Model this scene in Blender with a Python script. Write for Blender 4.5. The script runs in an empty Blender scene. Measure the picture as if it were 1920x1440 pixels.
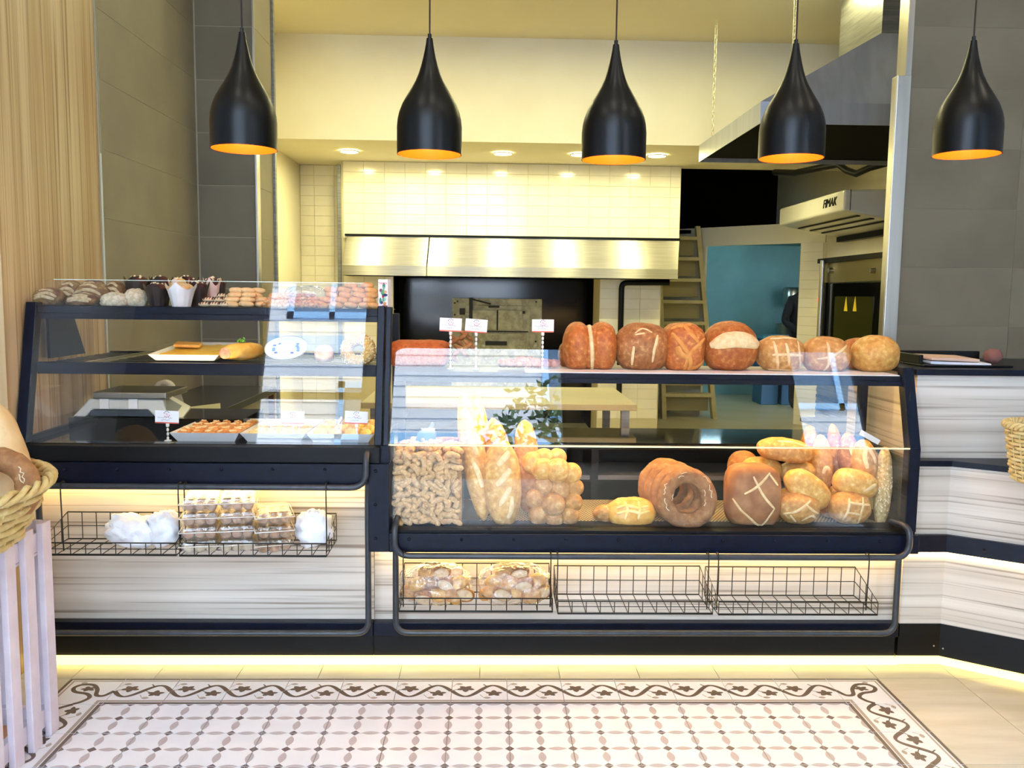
import bpy, math, random
from math import sin, cos, pi, sqrt, radians
from mathutils import Vector, Matrix, Euler, noise
random.seed(7)
sc = bpy.context.scene
COL = sc.collection

# ---------------------------------------------------------------- camera
F_PX, PITCH, YAW, ROLL, CAM_H = 1620.0, 0.10234, 0.02782, 0.01215, 1.421
_fw = Vector((sin(YAW)*cos(PITCH), cos(YAW)*cos(PITCH), -sin(PITCH)))
_r0 = Vector((cos(YAW), -sin(YAW), 0)); _u0 = _r0.cross(_fw)
_rt = cos(ROLL)*_r0 + sin(ROLL)*_u0
_up = -sin(ROLL)*_r0 + cos(ROLL)*_u0
cam_d = bpy.data.cameras.new('camera'); cam = bpy.data.objects.new('camera', cam_d); COL.objects.link(cam)
cam_d.sensor_fit = 'HORIZONTAL'; cam_d.sensor_width = 36.0; cam_d.lens = 36.0*F_PX/1920.0
cam_d.clip_start = 0.05; cam_d.clip_end = 200
cam.matrix_world = Matrix(((_rt.x, _up.x, -_fw.x, 0), (_rt.y, _up.y, -_fw.y, 0), (_rt.z, _up.z, -_fw.z, CAM_H), (0, 0, 0, 1)))
sc.camera = cam

def at(px, py, X=None, Y=None, Z=None):
    """the point of the place that the photograph's pixel looks at, on a given plane"""
    d = _rt*((px-960)/F_PX) + _up*((720-py)/F_PX) + _fw
    t = X/d.x if X is not None else (Y/d.y if Y is not None else (Z-CAM_H)/d.z)
    return Vector((0, 0, CAM_H)) + d*t

# ---------------------------------------------------------------- world, sun, exposure
w = bpy.data.worlds.new('world'); sc.world = w; w.use_nodes = True
bg = w.node_tree.nodes['Background']
bg.inputs[0].default_value = (0.76, 0.88, 1.0, 1); bg.inputs[1].default_value = 10.5
sun_d = bpy.data.lights.new('sun', 'SUN'); sun_d.energy = 7.0; sun_d.angle = radians(3); sun_d.color = (1, .95, .88)
sun = bpy.data.objects.new('sun', sun_d); COL.objects.link(sun); sun.rotation_euler = (radians(-42), radians(14), 0)
vs = sc.view_settings
vs.view_transform = 'Standard'; vs.look = 'None'; vs.exposure = 0.82; vs.gamma = 1.0; vs.use_curve_mapping = False
try:
    sc.cycles.use_adaptive_sampling = True; sc.cycles.adaptive_threshold = .02; sc.cycles.max_bounces = 9; sc.cycles.diffuse_bounces = 4; sc.cycles.glossy_bounces = 4
    sc.cycles.transparent_max_bounces = 24; sc.cycles.transmission_bounces = 6
    sc.cycles.sample_clamp_indirect = 6.0; sc.cycles.caustics_reflective = False; sc.cycles.caustics_refractive = False
    sc.cycles.use_denoising = True
except Exception:
    pass

# ---------------------------------------------------------------- materials
def lin(h):
    if not isinstance(h, str): return tuple(h)
    h = h.lstrip('#'); o = []
    for i in (0, 2, 4):
        c = int(h[i:i+2], 16)/255.0
        o.append(c/12.92 if c <= .04045 else ((c+.055)/1.055)**2.4)
    return tuple(o)
MATS = {}
def M(name, c1, c2=None, scale=8.0, stretch=(1, 1, 1), rough=.5, metal=0.0, bump=0.0, bscale=None, rnd=0.0,
      stops=(.38, .62), detail=4.0, c3=None, coat=0.0, spec=.5, rough2=None, bstretch=None):
    if name in MATS: return MATS[name]
    m = bpy.data.materials.new(name); m.use_nodes = True; nt = m.node_tree; N = nt.nodes; L = nt.links
    b = N['Principled BSDF']; b.inputs['Roughness'].default_value = rough; b.inputs['Metallic'].default_value = metal
    b.inputs['Coat Weight'].default_value = coat; b.inputs['Specular IOR Level'].default_value = spec
    c1 = lin(c1)
    b.inputs['Base Color'].default_value = (*c1, 1)
    tc = None
    if c2 is not None or bump:
        tc = N.new('ShaderNodeTexCoord')
    if c2 is not None:
        mp = N.new('ShaderNodeMapping'); mp.inputs['Scale'].default_value = stretch
        L.new(tc.outputs['Object'], mp.inputs['Vector'])
        if rnd:
            oi = N.new('ShaderNodeObjectInfo'); mul = N.new('ShaderNodeVectorMath'); mul.operation = 'SCALE'
            mul.inputs[0].default_value = (7.3, 3.1, 5.7); L.new(oi.outputs['Random'], mul.inputs['Scale'])
            L.new(mul.outputs[0], mp.inputs['Location'])
        nz = N.new('ShaderNodeTexNoise'); nz.inputs['Scale'].default_value = scale; nz.inputs['Detail'].default_value = detail
        L.new(mp.outputs[0], nz.inputs['Vector'])
        cr = N.new('ShaderNodeValToRGB'); cr.color_ramp.elements[0].position = stops[0]; cr.color_ramp.elements[1].position = stops[1]
        cr.color_ramp.elements[0].color = (*c1, 1); cr.color_ramp.elements[1].color = (*lin(c2), 1)
        if c3 is not None:
            e = cr.color_ramp.elements.new(min(.98, stops[1]+.14)); e.color = (*lin(c3), 1)
        L.new(nz.outputs['Fac'], cr.inputs['Fac'])
        out = cr.outputs['Color']
        if rnd:
            hs = N.new('ShaderNodeHueSaturation'); mr = N.new('ShaderNodeMapRange')
            mr.inputs['To Min'].default_value = 1-rnd; mr.inputs['To Max'].default_value = 1+rnd
            L.new(oi.outputs['Random'], mr.inputs['Value']); L.new(mr.outputs[0], hs.inputs['Value'])
            L.new(out, hs.inputs['Color']); out = hs.outputs['Color']
        L.new(out, b.inputs['Base Color'])
        if rough2 is not None:
            mr2 = N.new('ShaderNodeMapRange'); mr2.inputs['To Min'].default_value = rough; mr2.inputs['To Max'].default_value = rough2
            L.new(nz.outputs['Fac'], mr2.inputs['Value']); L.new(mr2.outputs[0], b.inputs['Roughness'])
    if bump:
        mp2 = N.new('ShaderNodeMapping'); mp2.inputs['Scale'].default_value = bstretch or stretch
        L.new(tc.outputs['Object'], mp2.inputs['Vector'])
        n2 = N.new('ShaderNodeTexNoise'); n2.inputs['Scale'].default_value = bscale or scale; n2.inputs['Detail'].default_value = 5
        L.new(mp2.outputs[0], n2.inputs['Vector'])
        bp = N.new('ShaderNodeBump'); bp.inputs['Strength'].default_value = bump; bp.inputs['Distance'].default_value = .01
        L.new(n2.outputs['Fac'], bp.inputs['Height']); L.new(bp.outputs[0], b.inputs['Normal'])
    MATS[name] = m; return m
def emit(name, col, strength):
    if name in MATS: return MATS[name]
    m = bpy.data.materials.new(name); m.use_nodes = True; N = m.node_tree.nodes
    b = N['Principled BSDF']; b.inputs['Base Color'].default_value = (*lin(col), 1)
    b.inputs['Emission Color'].default_value = (*lin(col), 1); b.inputs['Emission Strength'].default_value = strength
    MATS[name] = m; return m
def glass(name, r0=.05, tint=(1, 1, 1), rough=0.0, bump=0.0, bscale=30, haze=0.0, hazecol=(.9, .9, .95)):
    """thin clear sheet: what is behind shows through, with a mirror share after Schlick"""
    if name in MATS: return MATS[name]
    m = bpy.data.materials.new(name); m.use_nodes = True; nt = m.node_tree; N = nt.nodes; L = nt.links
    N.remove(N['Principled BSDF']); out = N['Material Output']
    tr = N.new('ShaderNodeBsdfTransparent'); tr.inputs[0].default_value = (*tint, 1)
    gl = N.new('ShaderNodeBsdfGlossy'); gl.inputs['Roughness'].default_value = rough; gl.inputs['Color'].default_value = (1, 1, 1, 1)
    lw = N.new('ShaderNodeLayerWeight'); lw.inputs['Blend'].default_value = .5
    pw = N.new('ShaderNodeMath'); pw.operation = 'POWER'; pw.inputs[1].default_value = 5; L.new(lw.outputs['Facing'], pw.inputs[0])
    ma = N.new('ShaderNodeMath'); ma.operation = 'MULTIPLY_ADD'; ma.inputs[1].default_value = 1-r0; ma.inputs[2].default_value = r0
    L.new(pw.outputs[0], ma.inputs[0])
    base = tr.outputs[0]
    if haze:
        df = N.new('ShaderNodeBsdfDiffuse'); df.inputs[0].default_value = (*hazecol, 1)
        mh = N.new('ShaderNodeMixShader'); mh.inputs[0].default_value = haze
        L.new(tr.outputs[0], mh.inputs[1]); L.new(df.outputs[0], mh.inputs[2]); base = mh.outputs[0]
    mx = N.new('ShaderNodeMixShader'); L.new(ma.outputs[0], mx.inputs[0]); L.new(base, mx.inputs[1]); L.new(gl.outputs[0], mx.inputs[2])
    if bump:
        tc = N.new('ShaderNodeTexCoord'); n2 = N.new('ShaderNodeTexNoise'); n2.inputs['Scale'].default_value = bscale
        L.new(tc.outputs['Object'], n2.inputs['Vector'])
        bp = N.new('ShaderNodeBump'); bp.inputs['Strength'].default_value = bump; bp.inputs['Distance'].default_value = .02
        L.new(n2.outputs['Fac'], bp.inputs['Height']); L.new(bp.outputs[0], gl.inputs['Normal']); L.new(bp.outputs[0], lw.inputs['Normal'])
    L.new(mx.outputs[0], out.inputs['Surface'])
    MATS[name] = m; return m
def streak(name, base, mid, dark, axis='x', fine=60.0, rough=.45, wob=.6):
    """wood laminate: long grain along one axis, broad tone bands plus thin darker lines"""
    if name in MATS: return MATS[name]
    m = bpy.data.materials.new(name); m.use_nodes = True; nt = m.node_tree; N = nt.nodes; L = nt.links
    b = N['Principled BSDF']; b.inputs['Roughness'].default_value = rough
    tc = N.new('ShaderNodeTexCoord')
    def band(sc_, along):
        mp = N.new('ShaderNodeMapping')
        s = {'x': (along, along, sc_), 'z': (sc_, sc_, along)}[axis]
        mp.inputs['Scale'].default_value = s; L.new(tc.outputs['Object'], mp.inputs['Vector'])
        nz = N.new('ShaderNodeTexNoise'); nz.inputs['Scale'].default_value = 1.0; nz.inputs['Detail'].default_value = 3
        L.new(mp.outputs[0], nz.inputs['Vector']); return nz
    n1 = band(fine*.22, wob*.5); n2 = band(fine, wob)
    cr = N.new('ShaderNodeValToRGB'); e = cr.color_ramp.elements
    e[0].position = .3; e[0].color = (*lin(mid), 1); e[1].position = .68; e[1].color = (*lin(base), 1)
    L.new(n1.outputs['Fac'], cr.inputs[0])
    c2 = N.new('ShaderNodeValToRGB'); e = c2.color_ramp.elements
    e[0].position = .34; e[0].color = (1, 1, 1, 1); e[1].position = .47; e[1].color = (0, 0, 0, 1)
    L.new(n2.outputs['Fac'], c2.inputs[0])
    mx = N.new('ShaderNodeMix'); mx.data_type = 'RGBA'; L.new(c2.outputs[0], mx.inputs['Factor'])
    L.new(cr.outputs[0], mx.inputs['A']); mx.inputs['B'].default_value = (*lin(dark), 1)
    L.new(mx.outputs['Result'], b.inputs['Base Color'])
    MATS[name] = m; return m

# ---------------------------------------------------------------- mesh builder
class MB:
    def __init__(s): s.v = []; s.f = []; s.m = []; s.s = []
    def add(s, vs_, fs, mi=0, smooth=False):
        o = len(s.v); s.v += [Vector(p) for p in vs_]
        for f in fs: s.f.append([i+o for i in f]); s.m.append(mi); s.s.append(smooth)
        return s
    def box(s, x0, x1, y0, y1, z0, z1, mi=0):
        return s.add([(x0,y0,z0),(x1,y0,z0),(x1,y1,z0),(x0,y1,z0),(x0,y0,z1),(x1,y0,z1),(x1,y1,z1),(x0,y1,z1)],
                     [(0,3,2,1),(4,5,6,7),(0,1,5,4),(1,2,6,5),(2,3,7,6),(3,0,4,7)], mi)
    def obox(s, c, size, rot=(0,0,0), mi=0):
        R = Euler(rot).to_matrix(); hx, hy, hz = size[0]/2, size[1]/2, size[2]/2
        P = [Vector(c)+R@Vector(p) for p in [(-hx,-hy,-hz),(hx,-hy,-hz),(hx,hy,-hz),(-hx,hy,-hz),(-hx,-hy,hz),(hx,-hy,hz),(hx,hy,hz),(-hx,hy,hz)]]
        return s.add(P, [(0,3,2,1),(4,5,6,7),(0,1,5,4),(1,2,6,5),(2,3,7,6),(3,0,4,7)], mi)
    def hexa(s, P, mi=0):
        return s.add(P, [(0,3,2,1),(4,5,6,7),(0,1,5,4),(1,2,6,5),(2,3,7,6),(3,0,4,7)], mi)
    def cyl(s, p0, p1, r0, r1=None, n=12, mi=0, caps=True):
        p0, p1 = Vector(p0), Vector(p1); r1 = r0 if r1 is None else r1
        d = (p1-p0).normalized(); a = d.orthogonal().normalized(); b = d.cross(a)
        V = [p0+a*(r0*cos(2*pi*i/n))+b*(r0*sin(2*pi*i/n)) for i in range(n)] + [p1+a*(r1*cos(2*pi*i/n))+b*(r1*sin(2*pi*i/n)) for i in range(n)]
        s.add(V, [(i,(i+1)%n,n+(i+1)%n,n+i) for i in range(n)], mi, True)
        if caps: s.add(V[:n], [list(range(n))[::-1]], mi); s.add(V[n:], [list(range(n))], mi)
        return s
    def tube(s, path, r, n=8, closed=False, mi=0, flat=1.0, caps=True):
        P = [Vector(p) for p in path]; k = len(P); rs = r if isinstance(r, (list, tuple)) else [r]*k
        T = []
        for i in range(k):
            a = P[(i-1)%k] if (closed or i > 0) else P[0]; b = P[(i+1)%k] if (closed or i < k-1) else P[-1]
            T.append((b-a).normalized() if (b-a).length > 1e-9 else Vector((0,0,1)))
        N0 = T[0].orthogonal().normalized(); V = []
        for i in range(k):
            if i: 
                N0 = N0 - T[i]*N0.dot(T[i]); N0.normalize()
            B = T[i].cross(N0)
            V += [P[i]+N0*(rs[i]*cos(2*pi*j/n))+B*(rs[i]*flat*sin(2*pi*j/n)) for j in range(n)]
        fs = []
        for i in range(k if closed else k-1):
            q = (i+1)%k
            fs += [(i*n+j, i*n+(j+1)%n, q*n+(j+1)%n, q*n+j) for j in range(n)]
        s.add(V, fs, mi, True)
        if not closed and caps: s.add(V[:n], [list(range(n))[::-1]], mi); s.add(V[-n:], [list(range(n))], mi)
        return s
    def lathe(s, prof, n=24, c=(0,0,0), mi=0, smooth=True):
        c = Vector(c); V = []
        for r, z in prof: V += [c+Vector((r*cos(2*pi*j/n), r*sin(2*pi*j/n), z)) for j in range(n)]
        fs = []
        for i in range(len(prof)-1): fs += [(i*n+j, i*n+(j+1)%n, (i+1)*n+(j+1)%n, (i+1)*n+j) for j in range(n)]
        return s.add(V, fs, mi, smooth)
    def prism(s, poly, y0, y1, plane='xz', mi=0):
        n = len(poly)
        def mk(a, b, t): return {'xz': (a, t, b), 'xy': (a, b, t), 'yz': (t, a, b)}[plane]
        V = [mk(a, b, y0) for a, b in poly] + [mk(a, b, y1) for a, b in poly]
        return s.add(V, [list(range(n)), list(range(n, 2*n))[::-1]] + [(i, n+i, n+(i+1)%n, (i+1)%n) for i in range(n)], mi)
    def ell(s, c, r, nu=20, nv=12, p=2.0, amp=0.0, freq=2.0, seed=0.0, rot=None, flat=None, mi=0):
        c = Vector(c); R = Euler(rot).to_matrix() if rot else None; V = []
        for i in range(nv+1):
            th = pi*i/nv
            for j in range(nu):
                ph = 2*pi*j/nu
                d = Vector((sin(th)*cos(ph), sin(th)*sin(ph), cos(th)))
                q = surf(d, r, p, amp, freq, seed, flat)
                V.append(c + (R@q if R else q))
        fs = [(i*nu+j, (i+1)*nu+j, (i+1)*nu+(j+1)%nu, i*nu+(j+1)%nu) for i in range(nv) for j in range(nu)]
        return s.add(V, fs, mi, True)
    def build(s, name, mats, parent=None, bevel=0.0, base=False, seg=2):
        """link as one mesh object; with a parent, points are given in the world and moved into the parent's frame"""
        me = bpy.data.meshes.new(name); off = Vector((0,0,0))
        if parent is not None:
            o_ = parent
            while o_ is not None: off += o_.location; o_ = o_.parent
        elif base and s.v:
            xs = [p.x for p in s.v]; ys = [p.y for p in s.v]; zs = [p.z for p in s.v]
            off = Vector(((min(xs)+max(xs))/2, (min(ys)+max(ys))/2, min(zs)))
        me.from_pydata([tuple(p-off) for p in s.v], [], s.f)
        for mt in (mats if isinstance(mats, (list, tuple)) else [mats]): me.materials.append(mt)
        me.polygons.foreach_set('material_index', s.m); me.polygons.foreach_set('use_smooth', s.s)
        me.update()
        o = bpy.data.objects.new(name, me); COL.objects.link(o)
        if parent is not None: o.parent = parent
        elif base: o.location = off
        if bevel:
            bm_ = o.modifiers.new('bevel', 'BEVEL'); bm_.width = bevel; bm_.segments = seg; bm_.limit_method = 'ANGLE'; bm_.angle_limit = radians(40)
        return o
def surf(d, r, p=2.0, amp=0.0, freq=2.0, seed=0.0, flat=None):
    k = (abs(d.x)**p + abs(d.y)**p + abs(d.z)**p)**(-1.0/p)
    if amp: k *= 1 + amp*noise.noise(Vector((d.x*freq+seed*3.7, d.y*freq-seed*1.9, d.z*freq+seed))) + amp*.35*noise.noise(Vector((d.x*freq*3+seed, d.y*freq*3, d.z*freq*3-seed)))
    q = Vector((d.x*r[0]*k, d.y*r[1]*k, d.z*r[2]*k))
    if flat is not None and q.z < -flat*r[2]: q.z = -flat*r[2] + (q.z+flat*r[2])*.08
    return q
def tag(o, label=None, cat=None, group=None, kind=None):
    if label: o['label'] = label
    if cat: o['category'] = cat
    if group: o['group'] = group
    if kind: o['kind'] = kind
    return o
def empty(name, loc, label=None, cat=None, group=None, kind=None):
    o = bpy.data.objects.new(name, None); COL.objects.link(o); o.location = loc; o.empty_display_size = .05
    return tag(o, label, cat, group, kind)
def struct(o): o['kind'] = 'structure'; return o
def dup(o, loc=None, rot=None, scale=None, label=None, parent=None):
    c = o.copy(); COL.objects.link(c)
    if loc is not None: c.location = loc
    if rot is not None: c.rotation_euler = rot
    if scale is not None: c.scale = scale if isinstance(scale, (tuple, list)) else (scale,)*3
    if label: c['label'] = label
    if parent is not None: c.parent = parent
    for ch in list(o.children): dup(ch, parent=c)
    return c
def arc(c, r, a0, a1, n=6):
    return [(c[0]+r*cos(a0+(a1-a0)*i/n), c[1]+r*sin(a0+(a1-a0)*i/n)) for i in range(n+1)]
def text_mesh(txt, size, extrude=.0005, shear=0.0):
    cu = bpy.data.curves.new('lettering', 'FONT'); cu.body = txt; cu.size = size; cu.extrude = extrude; cu.align_x = 'CENTER'; cu.align_y = 'CENTER'; cu.shear = shear
    t = bpy.data.objects.new('lettering', cu); me = bpy.data.meshes.new_from_object(t)
    bpy.data.objects.remove(t); bpy.data.curves.remove(cu); return me
# ---------------------------------------------------------------- shared materials
NAVY = M('sky_tinted_black_steel', '#080f22', '#050a19', scale=40, rough=.36, spec=.2)  # black steel with the blue of reflected daylight put into its base colour
BLACK = M('black_steel', '#07080b', rough=.45, spec=.22)
STEEL = M('brushed_steel', '#c2bfb6', '#b9b5ab', scale=3, stretch=(8, 8, .3), rough=.28, metal=1.0)
STEELH = M('hood_steel', '#cfccc4', '#c2beb4', scale=3, stretch=(1, 1, 40), rough=.5, metal=1.0)
_b = STEELH.node_tree.nodes['Principled BSDF']; _b.inputs['Anisotropic'].default_value = .97
_c = STEELH.node_tree.nodes.new('ShaderNodeCombineXYZ'); _c.inputs[2].default_value = 1.0; STEELH.node_tree.links.new(_c.outputs[0], _b.inputs['Tangent'])
STEELD = M('dull_steel', '#8f8f8c', '#7c7c7a', scale=4, stretch=(1, 1, 20), rough=.42, metal=.85)
WOODG = streak('pale_grey_wood_laminate', '#ddd6cb', '#aea394', '#86796a', 'x', 62)
WOODT = streak('tan_wood_laminate', '#d9bd92', '#b18a58', '#957043', 'z', 75)
GREY = M('grey_porcelain', '#8e8470', '#988e76', scale=2.5, rough=.55, rnd=.03, spec=.3)
GREYR = M('dark_grey_porcelain', '#756c5a', '#7e7562', scale=2.5, rough=.6, rnd=.03, spec=.25)
GROUTG = M('grey_grout', '#aba38c', rough=.9)
CREAM = M('cream_glazed_tile', '#efe7d0', '#f3ecd8', scale=5, rough=.12, rnd=.02)
GROUTC = M('cream_grout', '#cfc4a2', rough=.9)
PAINT = M('cream_wall_paint', '#efe8d2', '#ebe3cb', scale=2, rough=.8)
CEILM = M('ceiling_paint', '#e6dcc0', '#e2d8bb', scale=1.5, rough=.9)
WHITEW = M('white_wall_paint', '#c9ccd2', rough=.8)
BLK = M('matte_black', '#030303', rough=.9, spec=.1)  # even matte black for the oven lining, loft and canopy inside
GLASS = glass('clear_glass', .030)
LEDM = emit('warm_led', '#ffd987', 9.5)
LEDF = emit('warm_floor_led', '#ffe27c', 1.9)

# ---------------------------------------------------------------- floor
def clip(poly, x0, x1, y0, y1):
    for ax, lim, sg in ((0, x0, 1), (0, x1, -1), (1, y0, 1), (1, y1, -1)):
        out = []
        for i in range(len(poly)):
            a, b = poly[i-1], poly[i]; da, db = sg*(a[ax]-lim), sg*(b[ax]-lim)
            if (da >= 0) != (db >= 0):
                t = da/(da-db); out.append((a[0]+(b[0]-a[0])*t, a[1]+(b[1]-a[1])*t))
            if db >= 0: out.append(b)
        poly = out
        if len(poly) < 3: return []
    return poly
TW = M('white_cement_tile', '#e6e8ee', '#dfe1e8', scale=6, rough=.28, rnd=.02)
TG = M('light_grey_print', '#b3a9ae', rough=.32); TD = M('dark_brown_print', '#66575a', rough=.32)
TB = M('brown_print', '#64564e', rough=.32); TL = M('taupe_print', '#a59a92', rough=.32)
TP = M('pale_stone_tile', '#cfc9b8', '#c4bda9', scale=3, stretch=(1, 5, 1), rough=.22, rnd=.05)
E_ = .0988
def vesica(cx, cy, l, wd, vert):
    k = 8; pts = []
    for i in range(k+1): t = -1+2*i/k; pts.append((t*l, wd*(1-t*t)))
    for i in range(1, k): t = 1-2*i/k; pts.append((t*l, -wd*(1-t*t)))
    return [(cx+b, cy+a) if vert else (cx+a, cy+b) for a, b in pts]
def tile_base(mb, hx=E_, hy=E_, th=.006):
    mb.box(-hx, hx, -hy, hy, -th, 0)
    return mb
fm = tile_base(MB())
def flat(mb, poly, z, mi):
    if len(poly) >= 3: mb.add([(a, b, z) for a, b in poly], [list(range(len(poly)))], mi)
for i in (-1, 0, 1):
    for j in (-1, 0, 1):
        flat(fm, clip([(i*.1+.0155, j*.1), (i*.1, j*.1+.0155), (i*.1-.0155, j*.1), (i*.1, j*.1-.0155)], -E_, E_, -E_, E_), .0003, 2)
for i in (-1, 0, 1):
    for j in (-.5, .5):
        flat(fm, clip(vesica(j*.1, i*.1, .031, .0105, False), -E_, E_, -E_, E_), .0003, 1)
        flat(fm, clip(vesica(i*.1, j*.1, .031, .0125, True), -E_, E_, -E_, E_), .0003, 1)
floor = struct(MB().box(-3.2, 3.9, -1.0, 3.42, -.12, -.0055).build('floor', M('floor_grout', '#a39d94', rough=.9)))
field = None
FX0, FX1, FY = -1.321, 1.279, 2.889
for r_ in range(10):
    for c_ in range(13):
        loc = (FX0+.1+.2*c_, FY-.1-.2*r_, 0)
        if field is None:
            field = fm.build('patterned_tile', [TW, TG, TD], parent=floor); field.location = loc
        else:
            t = field.copy(); COL.objects.link(t); t.location = loc
# border tiles with the vine
def ribbon(mb, pts, wd, z, mi):
    L_, R_ = [], []
    for i, p in enumerate(pts):
        a = pts[max(i-1, 0)]; b = pts[min(i+1, len(pts)-1)]; dx, dy = b[0]-a[0], b[1]-a[1]; l = sqrt(dx*dx+dy*dy) or 1
        ww = wd[i] if isinstance(wd, list) else wd
        L_.append((p[0]-dy/l*ww/2, p[1]+dx/l*ww/2, z)); R_.append((p[0]+dy/l*ww/2, p[1]-dx/l*ww/2, z))
    n = len(pts); mb.add(L_+R_, [(i, n+i, n+i+1, i+1) for i in range(n-1)], mi)
def leaf(mb, cx, cy, s, rot, mi, z=.0004):
    pts = []
    lob = [(0, 1.0), (72, .95), (144, .9), (216, .9), (288, .95)]
    for k in range(60):
        a = 360*k/60; rr = .5
        for la, lr in lob:
            d = abs((a-la+180) % 360-180)
            if d < 36: rr = max(rr, .5+(lr-.5)*(1-d/36)**.9)
        A = radians(a+rot); pts.append((cx+s*1.25*rr*cos(A), cy+s*.95*rr*sin(A), z))
    c = (cx, cy, z); n = len(pts)
    mb.add([c]+pts, [(0, 1+i, 1+(i+1) % n) for i in range(n)], mi)
def border_lines(mb, u0=-E_, u1=E_):
    for v0, v1, mi in ((.088, .0985, 1), (.075, .082, 2), (-.082, -.070, 2), (-.0985, -.086, 1)):
        mb.add([(u0, v0, .0003), (u1, v0, .0003), (u1, v1, .0003), (u0, v1, .0003)], [(0, 1, 2, 3)], mi)
bmesh_ = tile_base(MB()); border_lines(bmesh_)
ribbon(bmesh_, [(-E_+2*E_*i/32, .043*sin(2*pi*(i/32-.5))-.001) for i in range(33)], [.010+.007*abs(cos(2*pi*i/32)) for i in range(33)], .0004, 1)
leaf(bmesh_, .052, -.020, .027, 90, 1, .00045)
leaf(bmesh_, -.050, .017, .029, 270, 1, .00045)
ribbon(bmesh_, [(.004, .006), (.02, -.006), (.036, -.014)], .0035, .0004, 1); ribbon(bmesh_, [(-.094, .004), (-.08, .010), (-.065, .014)], .0035, .0004, 1)
flat(bmesh_, vesica(-.074, .054, .014, .008, False), .00045, 2); ribbon(bmesh_, [(-.097, .034), (-.086, .050)], .003, .0004, 2)
flat(bmesh_, vesica(.028, -.054, .014, .008, False), .00045, 2); ribbon(bmesh_, [(.002, -.030), (.014, -.050)], .003, .0004, 2)
ribbon(bmesh_, [(.028, .034), (.014, .052)], .005, .0004, 1)
bt = bmesh_.build('border_tile', [TW, TB, TL], parent=floor)
first = True
def put_border(x, y, rz):
    global first
    t = bt if first else bt.copy()
    if not first: COL.objects.link(t)
    first = False; t.location = (x, y, 0); t.rotation_euler = (0, 0, rz)
for c_ in range(13): put_border(FX0+.1+.2*c_, FY+.1, 0)
for r_ in range(10):
    put_border(FX0-.1, FY-.1-.2*r_, pi/2); put_border(FX1+.1, FY-.1-.2*r_, -pi/2)
for sgn, cx in ((-1, FX0-.1), (1, FX1+.1)):
    cm = tile_base(MB())
    def q(p): return (p[0]*sgn, p[1])
    for v0, v1, mi in ((.088, .0985, 1), (.075, .082, 2)):
        for poly in ([(-E_, v0), (v1, v0), (v1, v1), (-E_, v1)], [(v0, -E_), (v1, -E_), (v1, v0), (v0, v0)]):
            P = [q(p) for p in poly]; flat(cm, P if sgn > 0 else P[::-1], .0003, mi)
    for v0, v1, mi in ((-.082, -.070, 2), (-.0985, -.086, 1)):
        for poly in ([(-E_, v0), (v0, v0), (v1, v1), (-E_, v1)], [(v0, -E_), (v1, -E_), (v1, v1), (v0, v0)]):
            P = [q(p) for p in poly]; flat(cm, P if sgn > 0 else P[::-1], .0003, mi)
    pts = [(-E_, 0), (-.078, -.036), (-.05, -.032), (-.034, .012), (-.004, .048), (.036, .05), (.054, .024), (.036, -.006), (-.012, -.022), (-.034, -.05), (-.022, -.08), (0, -E_)]
    sm = []
    for i in range(len(pts)-1):
        for k in range(5):
            t = k/5; p0 = pts[max(i-1, 0)]; p1 = pts[i]; p2 = pts[i+1]; p3 = pts[min(i+2, len(pts)-1)]
            sm.append(tuple(.5*((2*p1[d])+(-p0[d]+p2[d])*t+(2*p0[d]-5*p1[d]+4*p2[d]-p3[d])*t*t+(-p0[d]+3*p1[d]-3*p2[d]+p3[d])*t**3) for d in (0, 1)))
    sm.append(pts[-1]); sm = [q(p) for p in sm]
    ribbon(cm, sm if sgn > 0 else sm[::-1], .015, .0004, 1)
    leaf(cm, sgn*.0, .016, .024, 40, 1, .00045); flat(cm, vesica(sgn*.035, .064, .012, .008, False), .00045, 2)
    t = cm.build('border_corner_tile', [TW, TB, TL], parent=floor); t.location = (cx, FY+.1, 0)
# plain stone tiles round the carpet of pattern
pl = {}
def plain(x0, x1, y0, y1):
    k = (round(x1-x0, 3), round(y1-y0, 3)); g = .0012
    if k not in pl:
        pl[k] = MB().box(-k[0]/2+g, k[0]/2-g, -k[1]/2+g, k[1]/2-g, -.006, 0).build('stone_tile', TP, parent=floor); t = pl[k]
    else:
        t = pl[k].copy(); COL.objects.link(t)
    t.location = ((x0+x1)/2, (y0+y1)/2, 0)
for k in range(-2, 14): plain(-1.521+.3*k, -1.221+.3*k, 3.089, 3.389)
for k in range(4):
    plain(1.479, 1.779, 3.089-.6*(k+1), 3.089-.6*k)
    plain(1.779, 2.379, 3.089-.6*(k+1), 3.089-.6*k)
    plain(-1.821, -1.521, 3.089-.6*(k+1), 3.089-.6*k); plain(-2.421, -1.821, 3.089-.6*(k+1), 3.089-.6*k)
for k in range(-3, 6): plain(-1.521+.6*k, -.921+.6*k, .289, .889); plain(-1.521+.6*k, -.921+.6*k, -.311, .289)
struct(MB().box(-3.0, 5.4, 3.43, 13.0, -.12, 0).build('floor_bakery', M('bakery_floor', '#cfc39c', '#c4b78e', scale=2, rough=.35)))

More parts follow.
